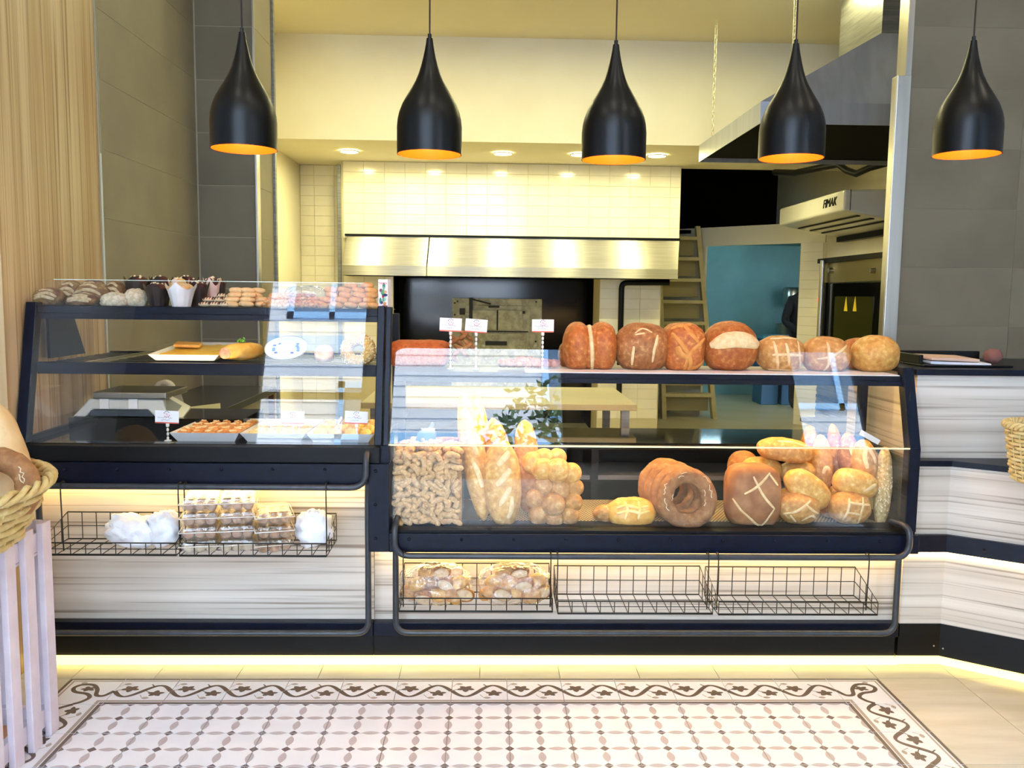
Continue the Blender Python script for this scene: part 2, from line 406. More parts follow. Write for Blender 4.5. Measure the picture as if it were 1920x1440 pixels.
# ---------------------------------------------------------------- walls
def wall(name, x0, x1, y0, y1, z0, z1, mat): return struct(MB().box(x0, x1, y0, y1, z0, z1).build(name, mat))
def tiles_front(parent, name, x0, x1, z0, z1, y, tw, th, mat, gap=.002, off=0.0, thick=.006, bev=.0015):
    """tiles on a wall that faces the camera, each an object of its own, cut at the edges"""
    cache = {}
    n = int(math.ceil((x1-x0+off)/tw)); r_ = int(math.ceil((z1-z0)/th))
    for j in range(r_):
        for i in range(n):
            a, b = max(x0, x0-off+i*tw), min(x1, x0-off+(i+1)*tw); c, d = max(z0, z1-(j+1)*th), z1-j*th
            if b-a < .015 or d-c < .015: continue
            k = (round(b-a, 3), round(d-c, 3)); 
            if k not in cache:
                hx, hz = k[0]/2-gap/2, k[1]/2-gap/2
                o = MB().box(-hx, hx, 0, thick, -hz, hz).build(name, mat, bevel=bev, seg=2); cache[k] = o; o.parent = parent
            else:
                o = cache[k].copy(); COL.objects.link(o)
            o.location = ((a+b)/2, y-thick, (c+d)/2)
def tiles_side(parent, name, y0, y1, z0, z1, x, tw, th, mat, face=1, gap=.002, thick=.006, bev=.0015):
    cache = {}
    n = int(math.ceil((y1-y0)/tw)); r_ = int(math.ceil((z1-z0)/th))
    for j in range(r_):
        for i in range(n):
            a, b = y0+i*tw, min(y1, y0+(i+1)*tw); c, d = max(z0, z1-(j+1)*th), z1-j*th
            if b-a < .015 or d-c < .015: continue
            k = (round(b-a, 3), round(d-c, 3))
            if k not in cache:
                hy, hz = k[0]/2-gap/2, k[1]/2-gap/2
                o = MB().box(0, thick, -hy, hy, -hz, hz).build(name, mat, bevel=bev, seg=2); cache[k] = o; o.parent = parent
            else:
                o = cache[k].copy(); COL.objects.link(o)
            o.location = (x if face > 0 else x-thick, (a+b)/2, (c+d)/2)
wall('wall_left_panel', -1.86, -1.72, 3.12, 3.925, 0, 4.0, WOODT)
struct(MB().box(-1.7195, -1.712, 3.926, 3.938, 0, 2.02).build('trim_1', M('white_edge_strip', '#d8d6d0', rough=.4)))
wl = wall('wall_left_tiled', -1.86, -1.714, 3.925, 5.2, 0, 4.0, GROUTG); tiles_side(wl, 'grey_tile', 3.94, 5.194, 0, 3.84, -1.714, 1.27, .3, GREY, gap=.003, thick=.002, bev=.0003)
wp = wall('wall_back_partition', -1.86, -1.372, 5.2, 5.62, 0, 4.0, GROUTG); tiles_front(wp, 'grey_tile', -1.706, -1.374, 0, 3.84, 5.2, .334, .3, GREYR, gap=.003, thick=.002, bev=.0003)
tiles_side(wp, 'grey_tile', 5.202, 5.615, 0, 3.84, -1.372, .413, .3, GREY, gap=.003, thick=.002, bev=.0003)
struct(MB().box(-1.374, -1.362, 5.186, 5.26, 0, 2.235).build('trim_2', STEEL, bevel=.002))
struct(MB().box(-1.376, -1.366, 5.19, 5.2, 2.235, 3.84).build('trim_3', STEEL))
struct(MB().box(-1.372, -1.355, 5.60, 5.64, 0, 3.55).build('trim_4', STEELD))
wall('wall_left_return', -3.2, -1.861, 3.12, 3.24, 0, 4.0, WHITEW)
wall('wall_shop_left', -3.34, -3.2, -1.0, 3.24, 0, 4.0, WHITEW)
wall('wall_shop_right', 3.9, 4.04, -1.0, 4.6, 0, 4.0, WHITEW)
wr = wall('wall_right_tiled', 2.11, 3.9, 4.45, 4.54, 0, 4.0, M('dark_grout', '#7f7766', rough=.9)); tiles_front(wr, 'grey_tile', 2.112, 3.9, 0, 3.99, 4.45, .6, .3, GREYR, gap=.0025, thick=.002, bev=.0003)
struct(MB().box(2.045, 2.115, 4.425, 4.437, 0, 2.545).box(2.045, 2.057, 4.437, 4.49, 0, 2.545).build('trim_5', STEEL, bevel=.002))
struct(MB().box(2.085, 2.115, 4.43, 4.44, 2.545, 3.99).box(2.085, 2.095, 4.44, 4.53, 2.545, 3.99).build('trim_6', STEEL))
# bakery room behind the opening
XL = at(562, 330, Y=8.9).x
YO, YB = 8.6, 10.4
wall('wall_bakery_left', XL-.14, XL, 5.62, 9.04, 0, 3.55, M('cream_side_wall', '#f1e7cc', rough=.35))
XO0, XO1 = at(640, 400, Y=YO).x, at(1275, 400, Y=YO).x
wbl = wall('wall_bakery_back_left', XL, XO0, 8.9, 9.04, 0, 2.7, GROUTC); tiles_front(wbl, 'cream_tile', XL+.004, XO0-.02, .3, 2.695, 8.9, .2, .1, CREAM, off=.06)
XV0, XV1 = at(738, 600, Y=YO).x, at(1123, 600, Y=YO).x      # the oven mouth
ZV = at(900, 518, Y=YO).z
wo = struct(MB().box(XO0, XO1, YO, YO+.5, ZV, 2.7).box(XO0, XV0, YO, YO+.5, 0, ZV).build('wall_oven', GROUTC))
ZH0 = at(900, 446, Y=YO).z
tiles_front(wo, 'cream_tile', XO0+.02, XO1-.004, ZH0-.02, 2.695, YO, .2, .1, CREAM)
tiles_front(wo, 'cream_tile', XO0+.02, XV0-.004, .9, ZV, YO, .2, .1, CREAM)
wo2 = struct(MB().box(XV1, at(1238, 600, Y=YO).x, YO, YO+.5, 0, ZV).build('wall_oven_right', GROUTC))
tiles_front(wo2, 'cream_tile', XV1+.004, at(1238, 600, Y=YO).x, .2, ZV-.005, YO, .2, .1, CREAM)
struct(MB().box(XO0-.035, XO0, YO-.03, 8.9, .0, 2.66).build('trim_7', STEELD, bevel=.003))
wall('wall_oven_interior', XV0-.02, XV1+.02, 9.6, 9.7, 0, ZV+.1, M('black_enamel', '#060606', rough=.12))  # glossy black back of the oven mouth
struct(MB().box(XV0-.12, XV0, YO+.01, 9.7, 0, ZV+.1).box(XV1, XV1+.12, YO+.5, 9.7, 0, ZV+.1).box(XV0, XV1, YO+.5, 9.7, ZV, ZV+.1).build('wall_oven_lining', BLK))
XR = 3.62
wall('wall_bakery_right', XR, XR+.14, 4.54, 9.3, 0, 3.55, PAINT)
# the wall with the doorway to the blue room stands a little askew
A0 = at(1300, 600, Y=10.4); B0 = at(1538, 600, Y=9.3)
dirw = Vector((B0.x-A0.x, B0.y-A0.y, 0)).normalized(); nrm = Vector((-dirw.y, dirw.x, 0))
def onwall(px, py):
    d = at(px, py, Y=1.0)-Vector((0, 0, CAM_H)); t = (A0-Vector((0, 0, CAM_H))).dot(nrm)/d.dot(nrm); return Vector((0, 0, CAM_H))+d*t
def slab(name, px0, px1, z0, z1, mat, th=.05, dz=0.0):
    a, b = onwall(px0, 600), onwall(px1, 600); P = []
    for z in (z0, z1):
        P += [Vector((a.x, a.y, z)), Vector((b.x, b.y, z)), Vector((b.x, b.y, z))+nrm*th, Vector((a.x, a.y, z))+nrm*th]
    if dz: P[1].z += dz; P[2].z += dz
    return struct(MB().hexa(P).build(name, mat))
zdL, zdR = onwall(1315, 462).z, onwall(1495, 447).z
slab('wall_door_header', 1255, 1540, zdL, at(1400, 424, Y=10.0).z, PAINT, dz=0)
ZU = at(1400, 424, Y=10.0).z
wdj = slab('wall_door_pier', 1495, 1546, 0, zdL, GROUTC)
pa, pb = onwall(1496, 600), onwall(1537, 600); tl_ = (pb-pa).length
pt = None
for j in range(int(zdL/.1)):
    zz = zdL-.05-.1*j
    if pt is None: pt = MB().box(-tl_/2+.001, tl_/2-.001, -.006, 0, -.049, .049).build('cream_tile', CREAM, parent=wdj, bevel=.0015); o_ = pt
    else: o_ = pt.copy(); COL.objects.link(o_)
    mid = (pa+pb)/2; o_.location = (mid.x, mid.y, zz); o_.rotation_euler = (0, 0, math.atan2(dirw.y, dirw.x))
slab('wall_behind_ladder', 1235, 1318, 0, zdL, PAINT)
# loft above the doorway; its unlit dark is put into black surfaces
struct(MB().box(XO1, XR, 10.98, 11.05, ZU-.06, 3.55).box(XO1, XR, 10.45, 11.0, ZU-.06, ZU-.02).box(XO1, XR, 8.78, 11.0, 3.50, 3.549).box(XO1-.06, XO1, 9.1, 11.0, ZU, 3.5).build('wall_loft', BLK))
wall('wall_loft_right', XR, XR+.14, 9.3, 11.06, ZU-.06, 3.55, PAINT)
# blue store room beyond
TEAL = M('teal_wall_paint', '#6c9c9b', '#638f90', scale=2, rough=.6)
wall('wall_store_back', 1.6, 5.3, 12.6, 12.7, 0, 2.6, TEAL)
wall('wall_store_left', 1.6, 1.7, 10.9, 12.6, 0, 2.6, TEAL); wall('wall_store_right', 5.2, 5.3, 10.9, 12.6, 0, 2.6, TEAL)
wall('ceiling_store', 1.7, 5.2, 11.06, 12.6, ZU-.06, ZU+.05, TEAL)
# ceilings
wall('ceiling_shop', -3.34, 4.04, -1.0, 5.2, 4.0, 4.15, CEILM)
wall('ceiling_bakery', -3.0, 5.54, 5.2, 13.0, 3.55, 4.15, CEILM)
YS = 7.44
wall('ceiling_soffit', XL, XR, YS, 8.76, 2.7, 3.55, PAINT)
wall('ceiling_soffit_rear', XL, XO1, 8.76, 9.1, 2.7, 3.55, PAINT)
wall('wall_far_back', -3.0, 5.4, 13.0, 13.15, 0, 4.15, PAINT)
wall('wall_far_left', -3.14, -3.0, 3.24, 13.15, 0, 4.15, PAINT); wall('wall_far_right', 5.4, 5.54, 4.6, 13.15, 0, 4.15, PAINT)
# shop front behind the camera: piers, door opening and panes
for k, (a, b) in enumerate(((-3.2, -2.05), (-1.08, -.92), (.72, 2.84), (3.5, 3.9))):
    wall('wall_front_pier_%s' % ('abcd'[k]), a, b, -1.12, -1.0, 0, 4.0, M('front_pier_paint', '#6e7076', rough=.6))
FRM = M('front_frame_paint', '#2a2d33', rough=.5)
for k, (a, b) in enumerate(((-2.05, -1.08), (2.84, 3.5))):
    wn = struct(MB().box(a, a+.04, -1.09, -1.03, 0, 4).box(b-.04, b, -1.09, -1.03, 0, 4).box(a+.04, b-.04, -1.09, -1.03, 2.5, 2.55).build('window_%d' % (k+1), FRM))
    MB().box(a+.04, b-.04, -1.064, -1.056, .0, 2.5).box(a+.04, b-.04, -1.064, -1.056, 2.55, 4).build('pane', GLASS, parent=wn)
struct(MB().box(-.92, -.88, -1.09, -1.03, 0, 4).box(.68, .72, -1.09, -1.03, 0, 4).box(-.88, .68, -1.09, -1.03, 2.6, 2.66).build('door_1', FRM))
# ---------------------------------------------------------------- the street behind the camera, mirrored in the panes
struct(MB().box(-16, 16, -22, -1.0, -.25, -.02).build('ground_street', M('asphalt', '#6f7378', '#62666b', scale=6, rough=.9)))
YF = -8.0
hs = empty('clapboard_house', (0, YF, 0), 'white clapboard house across the street with light blue window frames', 'house')
SID = M('white_clapboard', '#e4e9f2', '#dbe1ec', scale=3, rough=.6); BLF = M('light_blue_trim', '#8fc1ee', rough=.5)
PANE = M('dark_window_pane', '#4f6c8a', rough=.1)
WIN = [(-6.2, -4.4, 2.0, 4.6), (-2.6, -.6, 2.4, 5.2), (.9, 2.6, .2, 3.0), (4.6, 6.6, 2.6, 5.4), (-3.6, -2.0, 6.4, 8.6), (1.0, 3.0, 6.4, 8.6), (5.5, 7.5, 6.6, 8.8)]
MB().box(-12, 12, YF-.4, YF-.03, -.2, 11).build('wall_core', SID, parent=hs)
bd = None
for k in range(50):
    z = k*.22
    if bd is None: bd = MB().add([(-12, YF, z), (12, YF, z), (12, YF-.028, z+.22), (-12, YF-.028, z+.22), (-12, YF-.03, z), (12, YF-.03, z)], [(0, 1, 2, 3), (4, 5, 1, 0)]).build('clapboard', SID, parent=hs); o_ = bd
    else: o_ = bd.copy(); COL.objects.link(o_); o_.location.z = z
for (a, b, c, d) in WIN:
    f_ = MB().box(a, a+.12, YF, YF+.06, c, d).box(b-.12, b, YF, YF+.06, c, d).box(a, b, YF, YF+.06, d-.12, d).box(a, b, YF, YF+.06, c, c+.12).box((a+b)/2-.05, (a+b)/2+.05, YF, YF+.06, c, d).box(a, b, YF, YF+.06, (c+d)/2-.05+.4, (c+d)/2+.05+.4).build('window_frame', BLF, parent=hs)
    MB().box(a+.1, b-.1, YF+.001, YF+.02, c+.1, d-.1).build('pane', PANE, parent=f_)
MB().box(-12, 12, YF, YF+.08, 5.75, 6.05).build('cornice', BLF, parent=hs)
# street tree
tr = empty('street_tree', (1.6, -4.6, 0), 'green street tree standing before the shop door', 'tree')
MB().tube([(1.6, -4.6, -.02), (1.65, -4.6, 1.3), (1.5, -4.5, 2.4)], [.13, .11, .09], 8).tube([(1.5, -4.5, 2.4), (.9, -4.4, 3.4), (.6, -4.3, 4.3)], [.08, .05, .02], 6).tube([(1.5, -4.5, 2.4), (2.1, -4.6, 3.3), (2.6, -4.5, 4.4)], [.08, .05, .02], 6).build('trunk', M('tree_bark', '#57493c', rough=.9), parent=tr)
lf = MB()
for k in range(1500):
    c = random.choice([(.6, -4.3, 4.2, .8), (2.5, -4.5, 4.3, .8), (1.5, -4.4, 4.6, 1.0), (1.0, -4.3, 3.5, .6), (2.1, -4.5, 3.6, .6)])
    d = Vector((random.gauss(0, 1), random.gauss(0, 1), random.gauss(0, 1))).normalized()*c[3]*random.random()**.4
    p = Vector(c[:3])+d; a = Vector((random.gauss(0, 1), random.gauss(0, 1), random.gauss(0, 1))).normalized()*.09; b = a.orthogonal().normalized()*.035
    lf.add([p-a, p+b, p+a, p-b], [(0, 1, 2, 3)])
tag(lf.build('foliage', M('leaf_green', '#4d6a49', '#5f7c52', scale=3, rough=.6), parent=tr), kind='stuff')

# ---------------------------------------------------------------- recessed lights of the bakery
DISC = emit('downlight_disc', '#fff8b4', 135.0); DISCN = emit('added_neutral_disc', '#fff3dc', 70.0); RIM = M('white_trim_ring', '#f0ead8', rough=.4)
def downlight(x, y, z, label, r=.075, disc=None):
    t = empty('ceiling_light', (x, y, z-.012), label, 'light', 'recessed ceiling lights')
    MB().lathe([(r+.012, .012), (r+.014, .002), (r+.004, 0), (r, .004), (r, .012)], 28, (x, y, z-.012)).build('trim_ring', RIM, parent=t)
    MB().lathe([(r, 0), (.001, 0)], 28, (x, y, z-.006)).build('diffuser', disc or DISC, parent=t)
P5 = ['leftmost', 'second', 'third', 'fourth', 'fifth', 'an added one, sixth', 'seventh']
for k, px in enumerate((655, 799, 943, 1087, 1232, 1376)):  # the last one is added, hidden by the canopy, to brighten the right corner
    p = at(px, 282+8*k/4, Z=2.7); downlight(p.x, p.y, 2.695, 'round recessed light in the low soffit, %s from the left' % P5[k])
P6 = ['first', 'second', 'third', 'fourth', 'fifth', 'last']
for k, px in enumerate((570, 762, 955, 1147, 1335, 1525)):
    p = at(px, -3, Z=3.55); downlight(p.x, 6.15, 3.548, 'round recessed light in the high ceiling, %s from the left at the top edge' % P6[k])
# cool tube added out of sight to brighten the blue store room
tl2 = empty('added_tube_light', (2.6, 11.25, 2.0), 'added unseen cool white tube inside the blue store room', 'light')
MB().box(2.1, 3.1, 11.21, 11.29, ZU-.095, ZU-.061).build('housing', RIM, parent=tl2)
MB().cyl((2.12, 11.25, ZU-.11), (3.08, 11.25, ZU-.11), .014, n=10).build('tube', emit('added_cool_tube', '#bfeaff', 55.0), parent=tl2)

# ---------------------------------------------------------------- pendant lamps
LBLK = M('black_lacquer', '#050507', rough=.36, spec=.32); COPPER = M('orange_lacquer', '#ff7a1c', rough=.35, spec=.3)
BULB = emit('warm_bulb', '#ffc98c', 40.0)
prof = [(.1095, 0), (.1095, .09), (.107, .115), (.1015, .138), (.091, .165), (.077, .19), (.062, .215), (.048, .24), (.037, .265), (.029, .29), (.0225, .315), (.017, .34), (.0128, .362), (.0105, .38)]
pend = ['hanging before the grey partition', 'hanging over the divider between both cases', 'hanging over the middle of the bread case', 'hanging in front of the slanted extractor hood', 'hanging before the plain grey right wall']
PX = [(-.829, 1.899), (-.206, 1.892), (.42, 1.884), (1.031, 1.899), (1.64, 1.921)]
for k, (x, z) in enumerate(PX):
    t = empty('pendant_lamp', (x, 3.0, z), 'black teardrop pendant lamp with orange inside, '+pend[k], 'lamp', 'pendant lamps over the counter')
    sh = MB().lathe(prof, 48, (x, 3.0, z)); sh.lathe([(.1095, 0), (.1065, .0)], 48, (x, 3.0, z)).build('shade', LBLK, parent=t)
    MB().lathe([(r_-.003, h_) for r_, h_ in prof[::-1][2:]], 48, (x, 3.0, z)).build('shade_lining', COPPER, parent=t)
    MB().ell((x, 3.0, z+.10), (.03, .03, .038), 16, 10).build('bulb', BULB, parent=t)
    MB().cyl((x, 3.0, z+.138), (x, 3.0, z+.21), .014, n=12).build('socket', LBLK, parent=t)
    MB().cyl((x, 3.0, z+.38), (x, 3.0, z+.394), .0065, n=12).build('collar', LBLK, parent=t)
    MB().cyl((x, 3.0, z+.39), (x, 3.0, 3.99), .0028, n=8).build('cord', M('red_black_cord', '#2a0f0c', rough=.7), parent=t)
# unseen ceiling lights added to brighten the shop's walls
for k, (x, y) in enumerate(((-1.1, 1.9), (.2, 1.9), (1.5, 1.9), (-1.1, .3), (.2, .3), (1.5, .3), (2.9, 2.6))):
    downlight(x, y, 3.998, 'added unseen light in the shop ceiling above the customers, number %s of seven' % ['one','two','three','four','five','six','seven'][k], r=.07, disc=DISCN)
# ---------------------------------------------------------------- counter, display cases
LX0, LX1, RX0, RX1 = -1.695, -.388, -.375, 1.592
YG = 3.14                                    # foot of the front panes
DECKL, DECKR = .867, .565
def yl(z): return YG+(z-.867)*.231           # the left pane leans back
def yr(z): return YG+max(0, z-.867)*.306     # the right upper pane leans back more
ZSL, ZSR, ZML = 1.363, 1.137, 1.157          # top shelf left, top shelf right, middle shelf left
DECKM = M('polished_black_glass', '#0d0f12', rough=.06)
MESHM = M('pale_expanded_mesh', '#dcc9a0', rough=.5)
GEDGE = M('green_glass_edge', '#cfe0cf', rough=.1)
# --- left case
lc = empty('pastry_display_case', ((LX0+LX1)/2, 3.3, 0), 'black framed glass pastry case with slanted front on grey wood base', 'display case')
MB().box(-1.715, -.432, 3.25, 3.72, .155, .732).build('base_panel', WOODG, parent=lc)
MB().box(-1.715, -.432, 3.21, 3.25, .112, .168).build('base_beam', NAVY, parent=lc, bevel=.003)
MB().box(-1.715, -.432, 3.219, 3.6, .034, .113).build('plinth', BLACK, parent=lc)
MB().box(LX0-.02, LX1-.002, 3.10, 3.24, .808, .865).build('upper_beam', BLACK, parent=lc, bevel=.002)
MB().box(LX0-.02, -.432, 3.085, 3.24, .732, .807).build('bolted_band', NAVY, parent=lc, bevel=.002)
MB().box(-1.715, -.435, 3.20, 3.24, .708, .731).build('led_strip', LEDM, parent=lc)
MB().box(-1.715, -.432, 3.20, 3.232, .004, .03).build('floor_led_strip', LEDF, parent=lc)
b0 = None
def bolt(parent, p):
    mb = MB().lathe([(.006, 0), (.0058, .003), (.003, .0055), (.0002, .006)], 10)
    mb.v = [Vector((v.x, -v.z, v.y))+p for v in mb.v]; mb.build('bolt', NAVY, parent=parent)
for px in (24, 122, 220, 317, 415, 511, 609): bolt(lc, at(px, 880, Y=3.085))
MB().box(LX0, LX1, YG+.01, 3.78, .835, DECKL).build('deck', DECKM, parent=lc)
MB().box(LX0+.012, LX1-.012, yl(1.34)+.012, 3.62, 1.336, ZSL).box(LX0+.012, LX1-.012, yl(1.34)+.012, yl(1.34)+.03, 1.314, 1.336).build('top_shelf', NAVY, parent=lc, bevel=.002)
MB().box(LX0+.03, LX1-.012, yl(1.14)+.02, yl(1.14)+.045, 1.112, ZML-.001).box(LX0+.03, LX1-.012, 3.84, 3.86, 1.125, ZML-.001).build('middle_shelf_rail', NAVY, parent=lc, bevel=.002)
for k in range(7):
    y = 3.29+.08*k; MB().box(LX0+.03, LX1-.012, y, y+.055, 1.138, 1.150).build('shelf_slat', NAVY, parent=lc)
MB().box(LX0+.19, LX0+.215, yl(1.14)+.045, 3.84, 1.150, 1.156).box(LX0+.228, LX0+.24, yl(1.14)+.045, 3.84, 1.150, 1.156).build('shelf_divider', STEEL, parent=lc)
SHL = emit('case_lamp', '#ffe2ac', 9.0)
MB().box(LX0+.06, LX1-.06, yl(1.3)+.05, yl(1.3)+.065, 1.326, 1.335).build('shelf_lamp', SHL, parent=lc)
MB().box(LX0+.06, LX1-.06, yl(1.1)+.06, yl(1.1)+.075, 1.112, 1.124).build('shelf_lamp', SHL, parent=lc)
MB().box(LX0+.024, -.98, 3.46, 3.77, DECKL, .914).build('raised_ledge', DECKM, parent=lc)
def post(parent, name, x0, x1, fy, z0, z1, d=.045, mat=NAVY):
    P = []
    for z in (z0, z1): P += [(x0, fy(z), z), (x1, fy(z), z), (x1, fy(z)+d, z), (x0, fy(z)+d, z)]
    return MB().hexa(P).build(name, mat, parent=parent, bevel=.003)
post(lc, 'front_post', LX0-.018, LX0+.022, yl, .866, 1.375); post(lc, 'front_post', LX1-.028, LX1, yl, .866, 1.375)
MB().box(LX1-.03, LX1, 3.76, 3.80, .866, 1.336).build('rear_post', NAVY, parent=lc)
MB().prism([(3.34, 1.335), (3.53, 1.335), (3.63, 1.16), (3.34, 1.16)], LX0+.012, LX0+.022, 'yz').build('side_bracket', NAVY, parent=lc)
MB().box(LX0, LX0+.02, YG+.05, 3.76, .867, .885).build('side_rail', BLACK, parent=lc)
def pane(parent, name, x0, x1, z0, z1, fy, r=0.0, th=.006, both=True):
    """flat sheet leaning with fy, its top corners rounded by r"""
    poly = [(x0, z0), (x1, z0)]
    if r: poly += arc((x1-r, z1-r), r, 0, pi/2, 8) + arc((x0+r, z1-r), r, pi/2, pi, 8)
    else: poly += [(x1, z1), (x0, z1)]
    n = len(poly); V = [(a, fy(b)-th, b) for a, b in poly]+[(a, fy(b), b) for a, b in poly]
    return MB().add(V, [list(range(n)), list(range(n, 2*n))[::-1]]+[(i, n+i, n+(i+1) % n, (i+1) % n) for i in range(n)]).build(name, GLASS, parent=parent)
gl = pane(lc, 'front_glass', LX0+.022, LX1-.03, .869, at(400, 528, Y=3.27).z, lambda z: yl(z)+.004, r=.05)
zt = at(400, 528, Y=3.27).z
MB().box(LX0+.08, LX1-.08, yl(zt)-.003, yl(zt)+.003, zt, zt+.0025).build('glass_edge', GEDGE, parent=gl)
P = [(LX0-.002, YG+.05, .87), (LX0-.002, 3.75, .87), (LX0-.002, 3.75, 1.33), (LX0-.002, yl(1.33)+.05, 1.33)]
MB().add(P+[(x+.005, y, z) for x, y, z in P], [(0, 1, 2, 3), (7, 6, 5, 4), (0, 4, 5, 1), (1, 5, 6, 2), (2, 6, 7, 3), (3, 7, 4, 0)]).build('side_glass', GLASS, parent=lc)
# tubular guard frame with a bar bent out for the baskets
GUN = M('gunmetal_tube', '#3c4046', '#34383e', scale=30, rough=.35, metal=.3)
def bend(path, r=.05, n=6):
    """round the corners of a polyline"""
    P = [Vector(p) for p in path]; out = [P[0]]
    for i in range(1, len(P)-1):
        a, b, c = P[i-1], P[i], P[i+1]; d1 = (a-b).normalized(); d2 = (c-b).normalized(); q = min(r, (a-b).length*.49, (c-b).length*.49)
        s, e = b+d1*q, b+d2*q
        for k in range(n+1): t = k/n; out.append(s*(1-t)**2+b*2*t*(1-t)+e*t*t)
    return out+[P[-1]]
xa, xb = at(75, 1000, Y=3.17).x, at(690, 1000, Y=3.17).x; zb = at(400, 1187, Y=3.17).z; zbar = at(400, 913, Y=3.06).z
MB().tube(bend([(xa, 3.19, .74), (xa, 3.17, .70), (xa, 3.17, zb), (xb, 3.17, zb), (xb, 3.17, .70), (xb, 3.17, .80)], .05), .0115, 10).build('guard_frame', GUN, parent=lc)
xbar = at(686, 870, Y=3.06).x
MB().tube(bend([(xa, 3.15, zbar+.11), (xa, 3.06, zbar+.11), (xa, 3.06, zbar), (xbar, 3.06, zbar), (xbar, 3.06, zbar+.12), (xbar, 3.16, zbar+.12)], .06), .0115, 10).build('basket_bar', GUN, parent=lc)
YBAR = 3.06

# --- right case
rc = empty('bread_display_case', ((RX0+RX1)/2, 3.3, 0), 'long black framed glass bread case with loaves above and below', 'display case')
MB().box(-.43, 1.608, 3.25, 3.6, .155, .482).build('base_panel', WOODG, parent=rc)
MB().box(-.43, 1.608, 3.21, 3.25, .112, .168).build('base_beam', NAVY, parent=rc, bevel=.003)
MB().box(-.43, 1.60, 3.219, 3.6, .034, .113).build('plinth', BLACK, parent=rc)
MB().box(-.43, RX0+.02, 3.088, 3.249, .482, .807).build('end_stile', NAVY, parent=rc, bevel=.002)
for py in (883, 946, 1010): bolt(rc, at(704, py, Y=3.088))
MB().box(RX0+.02, RX1+.012, 3.085, 3.24, .482, .552).build('bolted_band', NAVY, parent=rc, bevel=.002)
MB().box(RX0+.02, RX1, 3.10, 3.24, .552, .562).build('sill', BLACK, parent=rc)
for k in range(10): bolt(rc, at(767+98.1*k, 1011+.45*k, Y=3.085))
MB().box(RX0-.02, RX1+.01, 3.195, 3.24, .455, .480).build('led_strip', LEDM, parent=rc)
MB().box(-.43, 1.606, 3.20, 3.232, .004, .03).build('floor_led_strip', LEDF, parent=rc)
MB().box(RX0, RX1, YG+.005, 3.60, .552, DECKR-.006).build('deck', M('deck_sheet', '#3b3122', rough=.6), parent=rc)
mm = MB(); W_, D_ = RX1-.02-(-.09), .44
for sg in (1, -1):
    for k in range(-40, 150):
        a = (-.09+k*.0135, YG+.012); pts = []
        x0_, x1_ = a[0], a[0]+sg*D_*.55*1.0
        mm.add([(x0_-.0024, a[1], DECKR-.004), (x0_+.0024, a[1], DECKR-.004), (x1_+.0024, a[1]+D_, DECKR-.004), (x1_-.0024, a[1]+D_, DECKR-.004)], [(0, 1, 2, 3)]) if min(x0_, x1_) > -.088 and max(x0_, x1_) < RX1-.02 else None
tag(mm.build('mesh_mat', MESHM, parent=rc), kind='stuff')
MB().box(RX0+.02, RX1-.012, yr(1.12)+.015, 3.60, 1.112, ZSR-.004).box(RX0+.02, RX1-.012, yr(1.12)+.015, yr(1.12)+.033, 1.094, 1.112).build('top_shelf', NAVY, parent=rc, bevel=.002)
MB().box(.14, RX1-.03, yr(1.12)+.010, 3.58, ZSR-.004, ZSR-.0005).build('shelf_paper', M('white_paper', '#efe9e2', rough=.8), parent=rc)
MB().box(RX0+.05, RX1-.05, 3.30, 3.33, 1.102, 1.111).build('shelf_lamp', emit('amber_led', '#ffce7e', 40.0), parent=rc)
def pst(parent, x0, x1):
    P = []
    for z in (.552, .872): P += [(x0, YG-.004, z), (x1, YG-.004, z), (x1, YG+.045, z), (x0, YG+.045, z)]
    Q = []
    for z in (.872, 1.165): Q += [(x0, yr(z)-.004, z), (x1, yr(z)-.004, z), (x1, yr(z)+.045, z), (x0, yr(z)+.045, z)]
    return MB().hexa(P).hexa(Q).build('front_post', NAVY, parent=parent)
pst(rc, RX1-.018, RX1+.022)
post(rc, 'front_post', LX1+.004, RX0+.012, yl, .866, 1.372)
MB().box(LX1-.002, RX0+.018, 3.12, 3.20, .807, .868).build('post_foot', NAVY, parent=rc)
MB().box(RX1-.02, RX1+.01, 3.58, 3.62, .552, 1.115).build('rear_post', NAVY, parent=rc); MB().box(RX0, RX0+.03, 3.58, 3.62, .552, 1.115).build('rear_post', NAVY, parent=rc)
zt2 = at(1200, 657, Y=3.25).z
gu = pane(rc, 'upper_glass', RX0+.012, RX1-.014, .874, zt2, lambda z: yr(z)+.002, r=.055)
pane(rc, 'lower_glass', RX0+.012, RX1-.018, .563, .866, lambda z: YG+.002)
MB().box(RX0+.012, RX1-.018, YG-.004, YG+.002, .867, .8725).build('glass_edge', M('lit_glass_edge', '#e9e2b8', rough=.2), parent=rc)
MB().box(RX1-.006, RX1-.001, YG+.05, 3.58, .565, 1.10).build('side_glass', GLASS, parent=rc)
MB().box(-.092, -.086, YG+.008, 3.5, DECKR, .848).build('bin_divider', GLASS, parent=rc)
xa, xb = at(742, 1100, Y=3.17).x, at(1682, 1100, Y=3.17).x; zb2 = at(1200, 1187, Y=3.17).z; zbar2 = at(1200, 1044, Y=3.06).z
MB().tube(bend([(xa, 3.17, .56), (xa, 3.17, zb2), (xb, 3.17, zb2), (xb, 3.17, .545)], .05), .0115, 10).build('guard_frame', GUN, parent=rc)
xl_, xr_ = at(740, 1010, Y=3.06).x, at(1706, 1010, Y=3.06).x
MB().tube(bend([(xl_, 3.16, zbar2+.115), (xl_, 3.06, zbar2+.115), (xl_, 3.06, zbar2), (xr_, 3.06, zbar2), (xr_, 3.06, zbar2+.115), (xr_-.03, 3.15, zbar2+.115)], .06), .0115, 10).build('basket_bar', GUN, parent=rc)

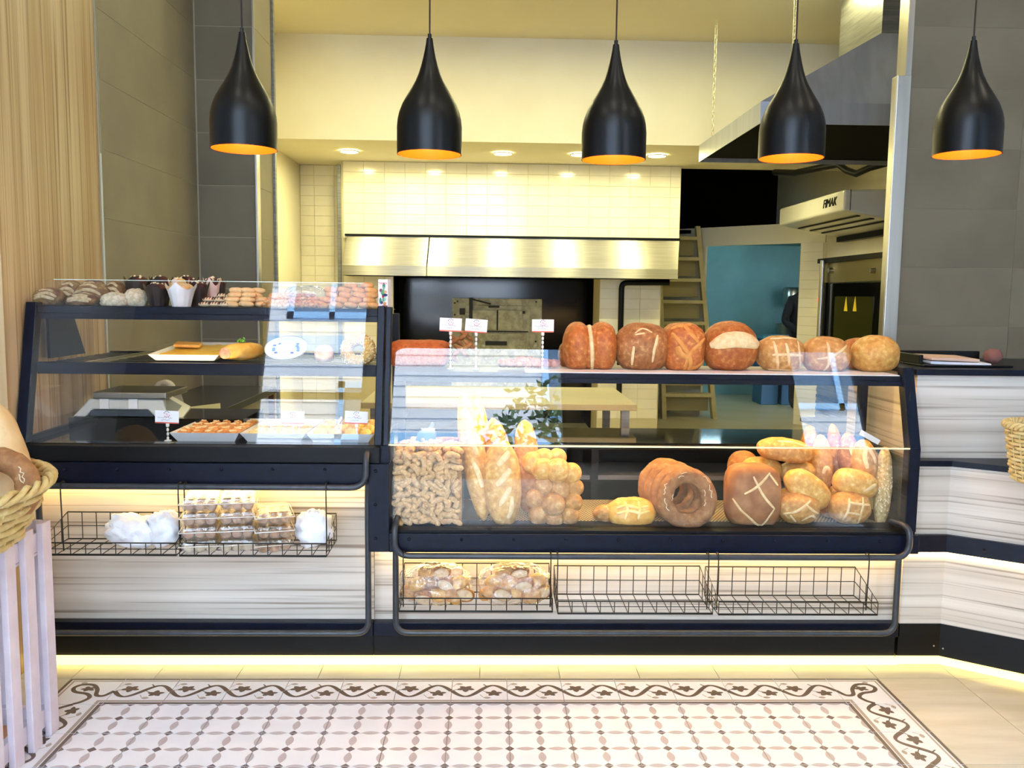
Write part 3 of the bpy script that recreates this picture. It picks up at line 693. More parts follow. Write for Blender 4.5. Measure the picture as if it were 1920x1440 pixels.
# --- right corner counter: plan line turns toward the camera
PL = [(1.612, 3.215), (1.775, 3.215), (2.02, 3.045), (2.10, 2.0)]
def wallrun(mb, z0, z1, off=0.0, th=.03, pl_=PL, mi=0):
    """band that follows the plan line, its face moved out by off"""
    N_ = []
    for i in range(len(pl_)):
        a = Vector(pl_[max(i-1, 0)]); b = Vector(pl_[min(i+1, len(pl_)-1)]); d = (b-a).normalized(); N_.append(Vector((d.y, -d.x)))
    for i in range(len(pl_)-1):
        P = []
        for z in (z0, z1):
            for (k, o) in ((i, off), (i+1, off), (i+1, off-th), (i, off-th)):
                q = Vector(pl_[k])+N_[k]*o; P.append((q.x, q.y, z))
        mb.hexa(P)
    return mb
cc = empty('corner_counter', (1.9, 3.3, 0), 'grey wood corner counter turning toward the viewer right of the bread case', 'counter')
wallrun(MB(), .166, .457).build('lower_panel', WOODG, parent=cc); wallrun(MB(), .524, .79).build('upper_panel', WOODG, parent=cc)
wallrun(MB(), .457, .524, .02, .06).build('dark_band', NAVY, parent=cc); wallrun(MB(), .112, .166, .005, .05).build('base_beam', BLACK, parent=cc)
wallrun(MB(), .034, .112, -.004, .06).build('plinth', BLACK, parent=cc)
wallrun(MB(), .436, .456, .006, .006, PL[:3]+[(2.05, 2.7)]).build('led_strip', LEDM, parent=cc); wallrun(MB(), .004, .03, .006, .02, PL[:3]+[(2.05, 2.7)]).build('floor_led_strip', LEDF, parent=cc)
q_ = [(1.62, 3.205), (1.775, 3.205), (2.03, 3.035), (2.115, 2.0), (3.0, 2.0), (3.0, 4.4), (1.62, 4.4)]
MB().prism(q_, .79, .812, 'xy').build('counter_ledge', NAVY, parent=cc)
for px, py in ((1845, 1032),): bolt(cc, at(px, py, Y=3.10))
for px, py in ((1751, 1211), (1768, 1216)):
    MB().ell(at(px, py, Y=3.185), (.003, .003, .003), 8, 6).build('screw', STEEL, parent=cc)
xbx = at(1717, 760, Y=3.27).x
ub = empty('back_bar_cabinet', (2.2, 3.5, .812), 'raised grey wood box with dark top standing on the corner counter', 'cabinet')
MB().box(xbx, 2.9, 3.27, 3.9, .812, 1.135).build('body', WOODG, parent=ub)
MB().box(xbx-.012, 2.92, 3.255, 3.92, 1.135, 1.158).build('top_board', NAVY, parent=ub, bevel=.002)

# --- staff side
wk = empty('staff_worktop', (-1.48, 4.5, 0), 'dark worktop running back along the grey wall behind the pastry case', 'worktop')
MB().box(-1.705, -1.26, 3.84, 5.18, .825, .863).build('top', M('dark_grey_laminate', '#33363a', rough=.25), parent=wk, bevel=.003)
for y in (3.9, 5.12): MB().box(-1.30, -1.27, y, y+.03, 0, .825).build('leg', M('rust_red_leg', '#5a2a1c', rough=.6), parent=wk)
MB().box(-1.70, -1.30, 4.3, 5.15, .05, .82).build('cupboard', M('steel_cupboard', '#a9a48c', rough=.4, metal=.4), parent=wk)
sk = empty('staff_counter', (.6, 3.9, 0), 'black staff counter behind the bread case', 'counter')
MB().box(RX0, RX1, 3.66, 4.08, .765, .795).build('top', DECKM, parent=sk, bevel=.003)
MB().box(RX0, RX1, 4.02, 4.05, .05, .765).build('panel', BLACK, parent=sk)
for x in (RX0, .45, RX1-.03): MB().box(x, x+.03, 3.67, 4.02, .0, .765).build('upright', BLACK, parent=sk)
MB().box(RX0+.03, RX1-.03, 3.72, 4.02, .62, .64).build('shelf', STEELD, parent=sk)
tb = empty('work_table', (.05, 4.6, 0), 'cream topped baker\'s work table standing behind the bread case', 'table')
xt1 = at(1195, 752, Y=4.2).x
TBM = M('cream_table_top', '#bcae7c', '#b0a270', scale=3, rough=.4)
MB().box(-.62, xt1, 4.2, 5.0, .862, .892).build('top', TBM, parent=tb, bevel=.003)
for x in (-.58, xt1-.07):
    for y in (4.24, 4.92): MB().box(x, x+.04, y, y+.04, 0, .862).build('leg', STEELD, parent=tb)
MB().box(-.58, xt1-.03, 4.28, 4.92, .32, .34).build('lower_shelf', STEELD, parent=tb)
# ---------------------------------------------------------------- oven wall: canopy hood and oven door
YH = 8.2
hz0, hz1 = at(900, 500, Y=YH).z, at(900, 519, Y=YH).z; hx0, hx1 = at(641, 500, Y=YH).x, at(1271, 505, Y=YH).x
hx0t, hx1t = at(651, 446, Y=YO-.02).x, at(1274, 450, Y=YO-.02).x
oh = empty('oven_hood', ((hx0+hx1)/2, 8.4, hz1), 'long stainless steel hood above the black oven mouth', 'hood')
xs_ = at(803, 480, Y=8.4).x
def hp(name, xa, xb, xat, xbt):
    MB().hexa([(xa, YH, hz0), (xb, YH, hz0), (xb, YO-.01, hz0), (xa, YO-.01, hz0), (xat, YO-.03, ZH0), (xbt, YO-.03, ZH0), (xbt, YO-.01, ZH0), (xat, YO-.01, ZH0)]).build(name, STEELH, parent=oh, bevel=.003)
hp('slope_panel', hx0, xs_-.004, hx0t, xs_-.004); hp('slope_panel', xs_+.004, hx1, xs_+.004, hx1t)
MB().box(hx0, xs_-.002, YH-.012, YO-.01, hz1, hz0).build('lip', STEELH, parent=oh, bevel=.003); MB().box(xs_+.002, hx1, YH-.012, YO-.01, hz1, hz0).build('lip', STEELH, parent=oh, bevel=.003)
MB().box(hx0t-.02, hx1t, YO-.045, YO-.008, ZH0, ZH0+.02).build('top_flashing', BLACK, parent=oh)
YD = 8.98
def dz(px, py): return at(px, py, Y=YD)
od = empty('oven_plate', dz(930, 720), 'weathered cream iron oven door with bolts set in the black oven', 'oven')
IRON = M('weathered_cream_iron', '#b5b092', '#8f8b72', scale=14, rough=.6, bump=.2, c3='#cbc6a6'); IRD = M('dark_iron', '#1a1813', rough=.6)
def drect(name, x0, y0, x1, y1, y_, th, mat, bev=.004):
    a, b = dz(x0, y0), dz(x1, y1); return MB().box(a.x, b.x, y_-th, y_, b.z, a.z).build(name, mat, parent=od, bevel=bev)
drect('plate', 848, 559, 1013, 760, YD, .03, IRON); drect('door_frame', 872, 572, 992, 690, YD-.03, .012, IRON)
drect('door_leaf', 886, 581, 931, 618, YD-.042, .02, IRON); drect('door_leaf', 934, 581, 980, 618, YD-.042, .02, IRON)
drect('lower_leaf', 886, 624, 986, 690, YD-.042, .018, IRON)
drect('gap', 931.4, 581, 933.6, 619, YD-.041, .01, IRD, 0); drect('gap', 884, 619.5, 990, 623, YD-.041, .01, IRD, 0)
drect('bar', 880, 558, 886, 612, YD-.05, .02, IRD); drect('latch', 916, 573, 936, 577, YD-.05, .02, IRD); drect('slot_handle', 910, 639, 950, 647, YD-.06, .015, IRD)
drect('hinge', 979, 583, 984, 588, YD-.062, .01, IRD); drect('hinge', 862, 578, 872, 590, YD-.04, .02, IRD)
a, b = dz(886, 561), dz(920, 570); MB().cyl((a.x, YD-.06, a.z), (b.x, YD-.06, b.z), .008, n=8).build('latch_rod', IRD, parent=od)
for px, py in ((853, 568), (853, 590), (858, 565), (1005, 566), (1006, 600), (855, 640), (1004, 640)):
    p = dz(px, py); MB().cyl((p.x, YD-.03, p.z), (p.x, YD-.042, p.z), .01, n=8).build('rivet', IRD, parent=od)
pp = at(1165, 560, Y=8.5)
tag(MB().tube(bend([(at(1255, 525, Y=8.5).x, 8.5, at(1255, 530, Y=8.5).z), (pp.x, 8.5, at(1165, 530, Y=8.5).z), (pp.x, 8.5, .45)], .06), .028, 10).build('flue_pipe', BLACK, base=True), 'black bent pipe running down the tiles beside the oven', 'pipe')
# ---------------------------------------------------------------- ladder
LAD = M('cream_painted_wood', '#cdbf8c', '#b9ab78', scale=6, rough=.55)
ld = empty('step_ladder', (at(1295, 780, Y=10.1).x, 10.1, 0), 'cream painted step ladder leaning beside the oven wall', 'ladder')
bl, br, tl_, trp = at(1246, 786, Z=.0), at(1341, 786, Z=.0), at(1236, 424, Y=10.1), at(1309, 424, Y=10.1)
for a, b in ((bl, tl_), (br, trp)):
    d = .05; MB().hexa([(a.x-d/2, a.y, 0), (a.x+d/2, a.y, 0), (a.x+d/2, a.y+.12, 0), (a.x-d/2, a.y+.12, 0), (b.x-d/2, b.y, b.z), (b.x+d/2, b.y, b.z), (b.x+d/2, b.y+.07, b.z), (b.x-d/2, b.y+.07, b.z)]).build('stile', LAD, parent=ld)
for k, py in enumerate((443, 482, 522, 563, 603, 645, 690, 737)):
    z = at(1290, py, Y=10.05).z; t = z/trp.z; x0 = bl.x+(tl_.x-bl.x)*t; x1 = br.x+(trp.x-br.x)*t; y = bl.y+(tl_.y-bl.y)*t
    MB().box(x0, x1, y-.012, y+.16, z-.038, z).build('tread', LAD, parent=ld)
    MB().box(x0+.03, x1-.03, y+.12, y+.135, max(.02, z-.215), z-.04).build('riser', M('shaded_cream_board', '#a89a66', rough=.6), parent=ld)  # darker copy of the ladder paint: recess shade put into the colour
# ---------------------------------------------------------------- wall hood with lettering, above the glass oven
HXc = 2.93
yn, yf = 7.2, 8.8
ztop, zbot = at(1577, 357, X=HXc).z, at(1577, 395, X=HXc).z
fh = empty('extractor_hood', (3.25, 8.0, zbot), 'white extractor hood with black lettering mounted above the glass oven', 'hood')
WENA = M('white_enamel', '#d9d6cc', rough=.25)
MB().hexa([(HXc, yn, zbot), (XR-.01, yn, zbot-.12), (XR-.01, yf, zbot-.12), (HXc, yf, zbot), (HXc, yn, ztop), (XR-.01, yn, ztop+.02), (XR-.01, yf, ztop+.02), (HXc, yf, ztop)]).build('body', WENA, parent=fh, bevel=.02, seg=3)
MB().box(HXc+.055, HXc+.06, yn-.003, yn+.01, zbot+.0, ztop).build('seam', BLACK, parent=fh)
for k in range(3):
    x = HXc+.16+.12*k; zz = zbot-.12*(x-HXc)/(XR-HXc); MB().box(x, x+.03, yn+.1, yf-.1, zz-.012, zz-.002).build('vent_slot', BLACK, parent=fh)
MB().box(XR-.10, XR-.02, yn+.02, yf-.02, zbot-.16, zbot-.11).build('grease_tray', BLACK, parent=fh)
MB().cyl((3.42, 7.35, ztop), (3.42, 7.35, ztop+.06), .045, n=14).build('duct_stub', M('brass_pipe', '#b59a58', rough=.3, metal=.8), parent=fh)
tm = text_mesh('FIMAK', .105, .002, .25); to = bpy.data.objects.new('lettering', tm); COL.objects.link(to); tm.materials.append(BLACK); to.parent = fh
pm_ = at(1556, 381, X=HXc)
Rm = Matrix(((0, 0, -1), (-1, 0, 0), (0, 1, 0)))
to.matrix_local = Matrix.Translation(Vector((HXc-.004, pm_.y, pm_.z))-fh.location) @ Rm.to_4x4()
# glass fronted oven against the right wall, its door facing left
OX = 2.95
def ox(px, py): return at(px, py, X=OX)
oy0, oy1 = 6.35, ox(1535, 560).y; oz = ox(1537, 490).z
gv = empty('convection_oven', (3.28, (oy0+oy1)/2, 0), 'steel glass-fronted oven with dark door and control panel at right', 'oven')
MB().box(OX+.02, XR-.02, oy0, oy1, .12, oz).build('body', STEELD, parent=gv, bevel=.005)
ze = ox(1600, 528).z
MB().box(OX, OX+.02, oy0, oy1, ze, oz-.02).build('top_band', M('warm_steel', '#8a8160', rough=.3, metal=.7), parent=gv)
MB().box(OX-.02, XR-.02, oy0, oy1+.02, oz-.02, oz+.02).build('top_rim', BLACK, parent=gv)
yh = ox(1550, 560).y
MB().box(OX, OX+.02, yh+.03, oy1, .75, ze).build('control_panel', BLACK, parent=gv)
p = ox(1537, 562); MB().box(OX-.004, OX, p.y-.03, p.y+.03, p.z-.015, p.z+.015).build('display', emit('red_digits', '#ff2418', 3.0), parent=gv)
for k in range(7):
    p = ox(1538, 578+7*k); MB().box(OX-.003, OX, p.y-.012, p.y+.012, p.z-.008, p.z+.008).build('button', M('grey_button', '#8d8f92', rough=.5), parent=gv)
MB().cyl((OX-.05, yh, .75), (OX-.05, yh, oz+.0), .022, n=10).build('door_handle', STEEL, parent=gv)
MB().box(OX-.012, OX+.02, oy0+.03, yh-.05, .75, ze-.01).build('door', M('black_oven_glass', '#06070a', rough=.08), parent=gv)
MB().box(OX-.016, OX-.012, oy0+.2, yh-.22, .85, ze-.12).build('window', M('olive_oven_glass', '#2f3018', rough=.1), parent=gv)
for px in (1590, 1607):
    p = ox(px, 572); MB().prism([(p.y-.035, p.z-.05), (p.y+.035, p.z-.05), (p.y, p.z+.07)], OX-.019, OX-.016, 'yz').build('warning_sticker', M('yellow_sticker', '#d8bc2e', rough=.5), parent=gv)
for px in (1561, 1640):
    p = ox(px, 507); MB().cyl((OX, p.y, p.z), (OX-.035, p.y, p.z), .024, .02, n=14).build('knob', STEEL, parent=gv)
for k in range(9): MB().box(OX-.004, OX+.012, oy0+.05, oy1-.05, .16+.055*k, .185+.055*k).build('louvre', BLACK if k % 2 else STEELD, parent=gv)
for y in (oy0+.03, oy1-.08):
    for x in (OX+.05, XR-.1): MB().cyl((x, y, 0), (x, y, .12), .025, n=10).build('foot', BLACK, parent=gv)
# ---------------------------------------------------------------- hanging steel canopy
SATIN = M('satin_steel', '#b4b8c2', '#a8acb6', scale=2, stretch=(6, 6, .4), rough=.38, metal=.6)
ca = empty('hanging_canopy', (2.6, 6.2, 2.5), 'large slanted stainless canopy hanging on chains at upper right', 'canopy')
cx0, cx1, cy0, cy1, cz = 1.67, 3.5, 5.45, 7.03, 2.5
fz = at(1434, 190, Y=cy0).z-cz; fz = max(.12, min(.2, fz-(at(1434, 231, Y=cy0).z-cz)))
for nm, (a0, a1, b0_, b1) in {'front_fascia': (cx0, cx1, cy0, cy0+.004), 'side_fascia': (cx0, cx0+.004, cy0+.004, cy1), 'rear_fascia': (cx0, cx1, cy1-.004, cy1)}.items():
    MB().box(a0, a1, b0_, b1, cz, cz+fz).build(nm, SATIN, parent=ca)
ap = at(1653, 62, Y=5.62); ax0, ax1, ay0, ay1, az = ap.x, 3.4, 5.62, 6.3, min(ap.z, 3.5)
Q = [(cx0, cy0, cz+fz), (cx1, cy0, cz+fz), (cx1, cy1, cz+fz), (cx0, cy1, cz+fz), (ax0, ay0, az), (ax1, ay0, az), (ax1, ay1, az), (ax0, ay1, az)]
for nm, f in (('front_slope', (0, 1, 5, 4)), ('side_slope', (3, 0, 4, 7)), ('rear_slope', (2, 3, 7, 6)), ('wall_slope', (1, 2, 6, 5))):
    n_ = (Vector(Q[f[1]])-Vector(Q[f[0]])).cross(Vector(Q[f[3]])-Vector(Q[f[0]])).normalized()
    MB().hexa([Q[i] for i in f]+[tuple(Vector(Q[i])-n_*.004) for i in f]).build(nm, SATIN, parent=ca)
MB().box(ax0, ax1, ay0, ay1, az, 3.545).build('duct', STEELD, parent=ca)
MB().hexa([(cx0+.03, cy0+.03, cz+.03), (cx1-.03, cy0+.03, cz+.03), (cx1-.03, cy1-.03, cz+.03), (cx0+.03, cy1-.03, cz+.03), (ax0+.02, ay0+.02, az-.05), (ax1-.02, ay0+.02, az-.05), (ax1-.02, ay1-.02, az-.05), (ax0+.02, ay1-.02, az-.05)]).build('black_liner', BLK, parent=ca)  # black body filling the inside of the canopy
def chain(px, py, X, label):
    p = at(px, py, X=X); t = empty('chain', (p.x, p.y, p.z), label, 'chain', 'chains holding the canopy'); n = int((3.54-p.z)/.034)
    for k in range(n):
        zc = p.z+.017+.034*k; c = Vector((p.x, p.y, zc)); ang = (k % 2)*pi/2+.5
        pth = [c+Vector((.010*cos(a)*cos(ang), .010*cos(a)*sin(ang), .019*sin(a)+(.006 if sin(a) > 0 else -.006))) for a in [2*pi*i/12 for i in range(12)]]
        MB().tube(pth, .0032, 5, closed=True).build('link', M('zinc_chain', '#d9d2b4', rough=.35, metal=.7), parent=t)
chain(1336, 252, cx0+.02, 'steel link chain hanging clear before the cream wall at right of centre')
chain(1488, 96, 1.95, 'steel link chain hanging right behind the fourth pendant cord')
hpts = [(1452, 323, 8.6), (1490, 324, 8.2), (1520, 318, 7.9), (1550, 312, 7.7), (1572, 308, 7.6), (1588, 320, 7.5), (1606, 326, 7.4), (1632, 314, 7.3), (1662, 306, 7.2)]
tag(MB().tube([at(a, b, Y=c) for a, b, c in hpts], .03, 8).build('corrugated_hose', BLACK, base=True), 'black hose sagging along the cream wall under the canopy', 'hose')
# ---------------------------------------------------------------- blue store room
mx = empty('dough_mixer', (at(1478, 700, Y=12.2).x, 12.2, 0), 'steel planetary mixer at the back of the blue room', 'mixer')
mxx = mx.location.x
MB().box(mxx-.18, mxx+.22, 12.05, 12.45, 0, .75).build('stand', M('blue_enamel', '#2f5f86', rough=.4), parent=mx, bevel=.01)
MB().box(mxx+.05, mxx+.2, 12.2, 12.4, .75, 1.35).build('column', STEEL, parent=mx, bevel=.01)
MB().lathe([(.001, 1.30), (.10, 1.30), (.12, 1.34), (.12, 1.56), (.10, 1.58), (.001, 1.58)], 24, (mxx, 12.2, 0)).build('head', STEEL, parent=mx)
MB().lathe([(.08, .80), (.15, .86), (.17, 1.06), (.18, 1.07)], 24, (mxx-.02, 12.2, 0)).build('bowl', STEEL, parent=mx)
for k, (px, w_) in enumerate(((1436, .115), (1473, .115))):
    c = at(px, 700, Y=11.6); t = empty('storage_bin', (c.x, 11.6, 0), ['wide blue bin with folded sheets on its lid in blue room', 'narrow blue bin with pale lid in blue room'][k], 'bin')
    MB().box(c.x-w_, c.x+w_, 11.4, 11.8, .0, .88).build('body', M('blue_plastic', '#1f5a82', rough=.4), parent=t, bevel=.01)
    MB().box(c.x-w_-.015, c.x+w_+.015, 11.385, 11.815, .88, .93).build('lid', M('pale_blue_plastic', '#9cc4d8', rough=.4) if k else M('teal_plastic', '#3f8590', rough=.4), parent=t, bevel=.01)
# the worker in black, half hidden by the door pier: one continuous skinned body
def person(cx, cy):
    J = {'pel': (0, 0, .95, .135), 'spine': (-.02, -.02, 1.15, .14), 'chest': (-.05, -.06, 1.33, .15), 'neck': (-.06, -.10, 1.49, .06), 'head0': (-.06, -.13, 1.58, .075), 'head1': (-.06, -.15, 1.70, .085),
         'shl': (-.20, -.05, 1.40, .075), 'ell': (-.27, -.02, 1.13, .055), 'wrl': (-.17, -.24, 1.02, .038), 'hal': (-.13, -.31, 1.01, .036),
         'shr': (.12, -.10, 1.40, .075), 'elr': (.20, -.13, 1.14, .055), 'wrr': (.10, -.31, 1.03, .038), 'har': (.06, -.37, 1.02, .036),
         'hil': (-.10, 0, .90, .11), 'knl': (-.11, -.03, .50, .075), 'anl': (-.11, .02, .10, .05), 'tol': (-.12, -.13, .035, .04),
         'hir': (.10, 0, .90, .11), 'knr': (.11, -.03, .50, .075), 'anr': (.11, .02, .10, .05), 'tor': (.12, -.13, .035, .04)}
    E2 = [('pel', 'spine'), ('spine', 'chest'), ('chest', 'neck'), ('neck', 'head0'), ('head0', 'head1'), ('chest', 'shl'), ('shl', 'ell'), ('ell', 'wrl'), ('wrl', 'hal'), ('chest', 'shr'), ('shr', 'elr'), ('elr', 'wrr'), ('wrr', 'har'),
          ('pel', 'hil'), ('hil', 'knl'), ('knl', 'anl'), ('anl', 'tol'), ('pel', 'hir'), ('hir', 'knr'), ('knr', 'anr'), ('anr', 'tor')]
    ks = list(J); V = [J[k][:3] for k in ks]; R_ = [J[k][3] for k in ks]; ED = [(ks.index(a), ks.index(b)) for a, b in E2]
    for side, sx in (('hal', -1), ('har', 1)):      # five fingers on each hand
        h = Vector(J[side][:3]); hi = ks.index(side)
        for f_ in range(5):
            o1 = Vector((-.03+.018*f_, -.045, -.01)) if f_ < 4 else Vector((-.045*sx, -.015, .01))
            i0 = len(V); V.append(tuple(h+o1)); R_.append(.010); V.append(tuple(h+o1+Vector((0, -.03, -.02)))); R_.append(.008); ED += [(hi, i0), (i0, i0+1)]
    me = bpy.data.meshes.new('person'); me.from_pydata(V, ED, []); me.update()
    o = bpy.data.objects.new('person', me); COL.objects.link(o); o.location = (cx, cy, 0)
    sk_ = o.modifiers.new('skin', 'SKIN'); sl = me.skin_vertices[0].data if me.skin_vertices else None
    if sl is None:
        bpy.context.view_layer.objects.active = o; sl = o.data.skin_vertices[0].data
    for i, r_ in enumerate(R_): sl[i].radius = (r_, r_*.92)
    sl[0].use_root = True
    ss = o.modifiers.new('sub', 'SUBSURF'); ss.levels = 2; ss.render_levels = 2
    m = bpy.data.materials.new('black_work_clothes'); m.use_nodes = True; nt = m.node_tree; b = nt.nodes['Principled BSDF']; b.inputs['Roughness'].default_value = .9
    tc = nt.nodes.new('ShaderNodeTexCoord'); sp = nt.nodes.new('ShaderNodeSeparateXYZ'); nt.links.new(tc.outputs['Object'], sp.inputs[0])
    cr = nt.nodes.new('ShaderNodeValToRGB'); cr.color_ramp.interpolation = 'CONSTANT'; e = cr.color_ramp.elements
    e[0].position = 0; e[0].color = (.006, .006, .008, 1); e[1].position = .752; e[1].color = (.42, .22, .15, 1)
    e2 = cr.color_ramp.elements.new(.83); e2.color = (.02, .014, .01, 1)
    mr = nt.nodes.new('ShaderNodeMapRange'); mr.inputs['From Max'].default_value = 2.0; nt.links.new(sp.outputs['Z'], mr.inputs[0]); nt.links.new(mr.outputs[0], cr.inputs[0]); nt.links.new(cr.outputs[0], b.inputs['Base Color'])
    me.materials.append(m)
    return tag(o, 'worker in black clothes stooping in the blue room behind the door pier', 'person')
pc = at(1506, 650, Y=11.0); person(pc.x, 11.0)
# ---------------------------------------------------------------- staff side: scale, papers, tape
SCW = M('pale_grey_plastic', '#c6c8c4', rough=.4); SCD = M('smoke_plastic', '#3a4652', rough=.3)
sx0, sx1 = at(140, 776, Y=3.5).x, at(318, 776, Y=3.5).x
wz = .915
ws = empty('weighing_scale', ((sx0+sx1)/2, 3.6, wz), 'pale grey shop scale with flat steel pan at the back of the pastry case', 'scale')
def zz(py, Y=3.5): return at(240, py, Y=Y).z
MB().prism([(sx0, wz), (sx0+.05, wz), (sx0+.08, wz+.03), (sx1-.08, wz+.03), (sx1-.05, wz), (sx1, wz), (sx1-.02, zz(747)), (sx0+.07, zz(747))], 3.48, 3.70).build('body', SCW, parent=ws, bevel=.006)
MB().box(sx0+.07, sx1-.06, 3.482, 3.68, wz+.004, wz+.028).build('underside', SCD, parent=ws)
MB().box(sx0+.09, sx1+.0, 3.465, 3.72, zz(746), zz(734)).build('pan', STEELD, parent=ws, bevel=.004)
for px in (196, 250): p = at(px, 757, Y=3.478); MB().box(p.x-.018, p.x+.018, 3.475, 3.479, p.z-.02, p.z+.02).build('label_plate', M('pale_label', '#dfe3e8', rough=.4), parent=ws)
c = at(322, 762, Y=3.52); dsp = MB().obox(c, (.13, .02, .075), (radians(-35), radians(30), 0)).build('display_panel', M('cream_plastic', '#d9d2a6', rough=.4), parent=ws, bevel=.004)
MB().obox(c+Vector((-.01, -.010, .006)), (.09, .008, .05), (radians(-35), radians(30), 0)).build('keypad', M('grey_keypad', '#7d7d66', rough=.5), parent=dsp)
for k, (px, py, y_) in enumerate(((372, 752, 3.95), (378, 763, 3.90))):
    p = at(px, py, Y=y_); tag(MB().obox((p.x, p.y, .866+.002+.02*(1-k)), (.19, .14, .004), (.05, -.1+.1*k, .3+.3*k)).build('paper_sheets', M('cream_paper', '#e6dfb9', rough=.8), base=True), ['upper loose cream paper sheet lying right of the scale', 'lower loose cream paper sheet lying right of the scale'][k], 'paper')
p = at(312, 722, Y=4.5); tr_ = MB(); tr_.lathe([(.022, 0), (.05, 0), (.05, .05), (.022, .05), (.022, 0)], 24)
tr_.v = [Vector((p.x+v.x, 4.5-v.z, .915+v.y)) for v in tr_.v]; tag(tr_.build('paper_roll', M('white_roll_paper', '#dcd8cf', rough=.7), base=True), 'white paper roll standing behind the shop scale', 'roll')
# ---------------------------------------------------------------- bread kit
CO = M('orange_brown_crust', '#a3541f', '#bf7030', scale=55, c3='#d99a55', rough=.55, bump=.4, bscale=90, rnd=.06, stops=(.32, .56), detail=8)
CB = M('brown_crust', '#845024', '#a66c38', scale=55, c3='#c09258', rough=.6, bump=.4, bscale=90, rnd=.06, stops=(.32, .56), detail=8)
CT = M('tan_crust', '#b07a3c', '#ca9552', scale=50, c3='#e0b97c', rough=.6, bump=.35, bscale=90, rnd=.06, stops=(.32, .56), detail=8)
CG = M('golden_crust', '#c48a3a', '#dcaa56', scale=50, c3='#eecb86', rough=.5, bump=.3, bscale=80, rnd=.06, stops=(.32, .56), detail=8)
CR = M('rustic_floured_crust', '#5f3c1c', '#94703f', scale=34, c3='#cdb78c', rough=.8, bump=.4, bscale=50, rnd=.05)
CD = M('dark_rye_crust', '#8a5c36', '#a47446', scale=40, c3='#c89c70', rough=.75, bump=.35, bscale=90, rnd=.05)
SC = M('pale_score', '#f0d4a0', '#e4bf84', scale=60, rough=.7, bump=.2)
SCR = M('rustic_flour', '#cdbb98', '#b59c70', scale=80, rough=.9, bump=.3)
SCF = M('floury_score', '#eadcc0', '#d9c39a', scale=60, rough=.8, bump=.2)
SEED = M('cream_seed', '#efe2bd', rough=.5)
def catmull(pts, k=5):
    out = []
    for i in range(len(pts)-1):
        p0 = pts[max(i-1, 0)]; p1 = pts[i]; p2 = pts[i+1]; p3 = pts[min(i+2, len(pts)-1)]
        for j in range(k):
            t = j/k; out.append(tuple(.5*((2*p1[d])+(-p0[d]+p2[d])*t+(2*p0[d]-5*p1[d]+4*p2[d]-p3[d])*t*t+(-p0[d]+3*p1[d]-3*p2[d]+p3[d])*t**3) for d in range(len(p1))))
    return out+[tuple(pts[-1])]
_seed = [0]
def loaf(name, label, c, r, mat, p=2.2, amp=.05, rot=(0, 0, 0), scores=(), smat=SC, flat=.85, cat='bread', group=None, sw=.006, nu=30, nv=18, freq=2.0, up=False):
    """one loaf as a mesh; scores are polylines on its front (or upper) side, each a raised strip of its own"""
    _seed[0] += 1.37; sd = _seed[0]
    o = MB().ell((0, 0, 0), r, nu, nv, p, amp, freq, sd, flat=flat).build(name, mat); o.location = c; o.rotation_euler = rot
    tag(o, label, cat, group)
    for s_ in scores:
        wd = sw
        if isinstance(s_, tuple) and isinstance(s_[0], (int, float)): wd, s_ = s_
        pts = catmull([tuple(q) for q in s_], 5) if len(s_) > 1 else s_
        V, fs, n = [], [], 5; path, nor = [], []
        for a, b in pts:
            h = sqrt(max(.02, 1-a*a-b*b)); d = Vector((a, b, h) if up else (a, -h, b)).normalized()
            q = surf(d, r, p, amp, freq, sd, flat); path.append(q)
            nor.append(Vector((d.x/r[0], d.y/r[1], d.z/r[2])).normalized())
        m = len(path)
        for i in range(m):
            t = (path[min(i+1, m-1)]-path[max(i-1, 0)]).normalized(); sdv = nor[i].cross(t).normalized(); ww = wd*(.35+.65*sin(pi*(i+.5)/m)**.5)
            for j in range(n): a = pi*j/(n-1); V.append(path[i]+sdv*(ww*cos(a))+nor[i]*(wd*.33*sin(a)+.0004))
        for i in range(m-1): fs += [(i*n+j, i*n+j+1, (i+1)*n+j+1, (i+1)*n+j) for j in range(n-1)]
        sm_ = MB().add(V, fs, 0, True).build('score_mark', smat); sm_.parent = o
    return o
def lpx(name, label, x0, y0, x1, y1, Y, ry, mat, base=None, flat=.85, tilt=0.0, yaw=0.0, lean=0.0, **k):
    """loaf from its outline in the photo and its distance; with base it rests on that height"""
    c = at((x0+x1)/2, (y0+y1)/2, Y=Y); D = (c-Vector((0, 0, CAM_H))).dot(_fw); rx = (x1-x0)/2*D/F_PX
    if base is None: rz = (y1-y0)/2*D/F_PX; z = c.z
    else: top = at((x0+x1)/2, y0, Y=Y).z; rz = (top-base)/(1+flat); z = base+rz*flat
    return loaf(name, label, (c.x, Y, z), (rx, ry, rz), mat, flat=flat, rot=(lean, tilt, yaw), **k)
def stick(name, label, p0, p1, r0, mat, scores=(), cat='bread', group=None, smat=SC, sw=.007, p=2.0, amp=.04):
    """long loaf between two points"""
    p0, p1 = Vector(p0), Vector(p1); d = p1-p0; L_ = d.length/2
    q = Vector((0, 0, 1)).rotation_difference(d.normalized())
    o = loaf(name, label, (p0+p1)/2, (r0, r0*.9, L_), mat, p=p, amp=amp, scores=scores, flat=None, cat=cat, group=group, smat=smat, sw=sw, nu=24, nv=26, freq=2.5)
    o.rotation_mode = 'QUATERNION'; o.rotation_quaternion = q; return o
def spx(name, label, a, b, hw, Ya, Yb, mat, **k):
    A, B = at(a[0], a[1], Y=Ya), at(b[0], b[1], Y=Yb); return stick(name, label, B, A, hw*(Ya+Yb)/2/F_PX, mat, **k)

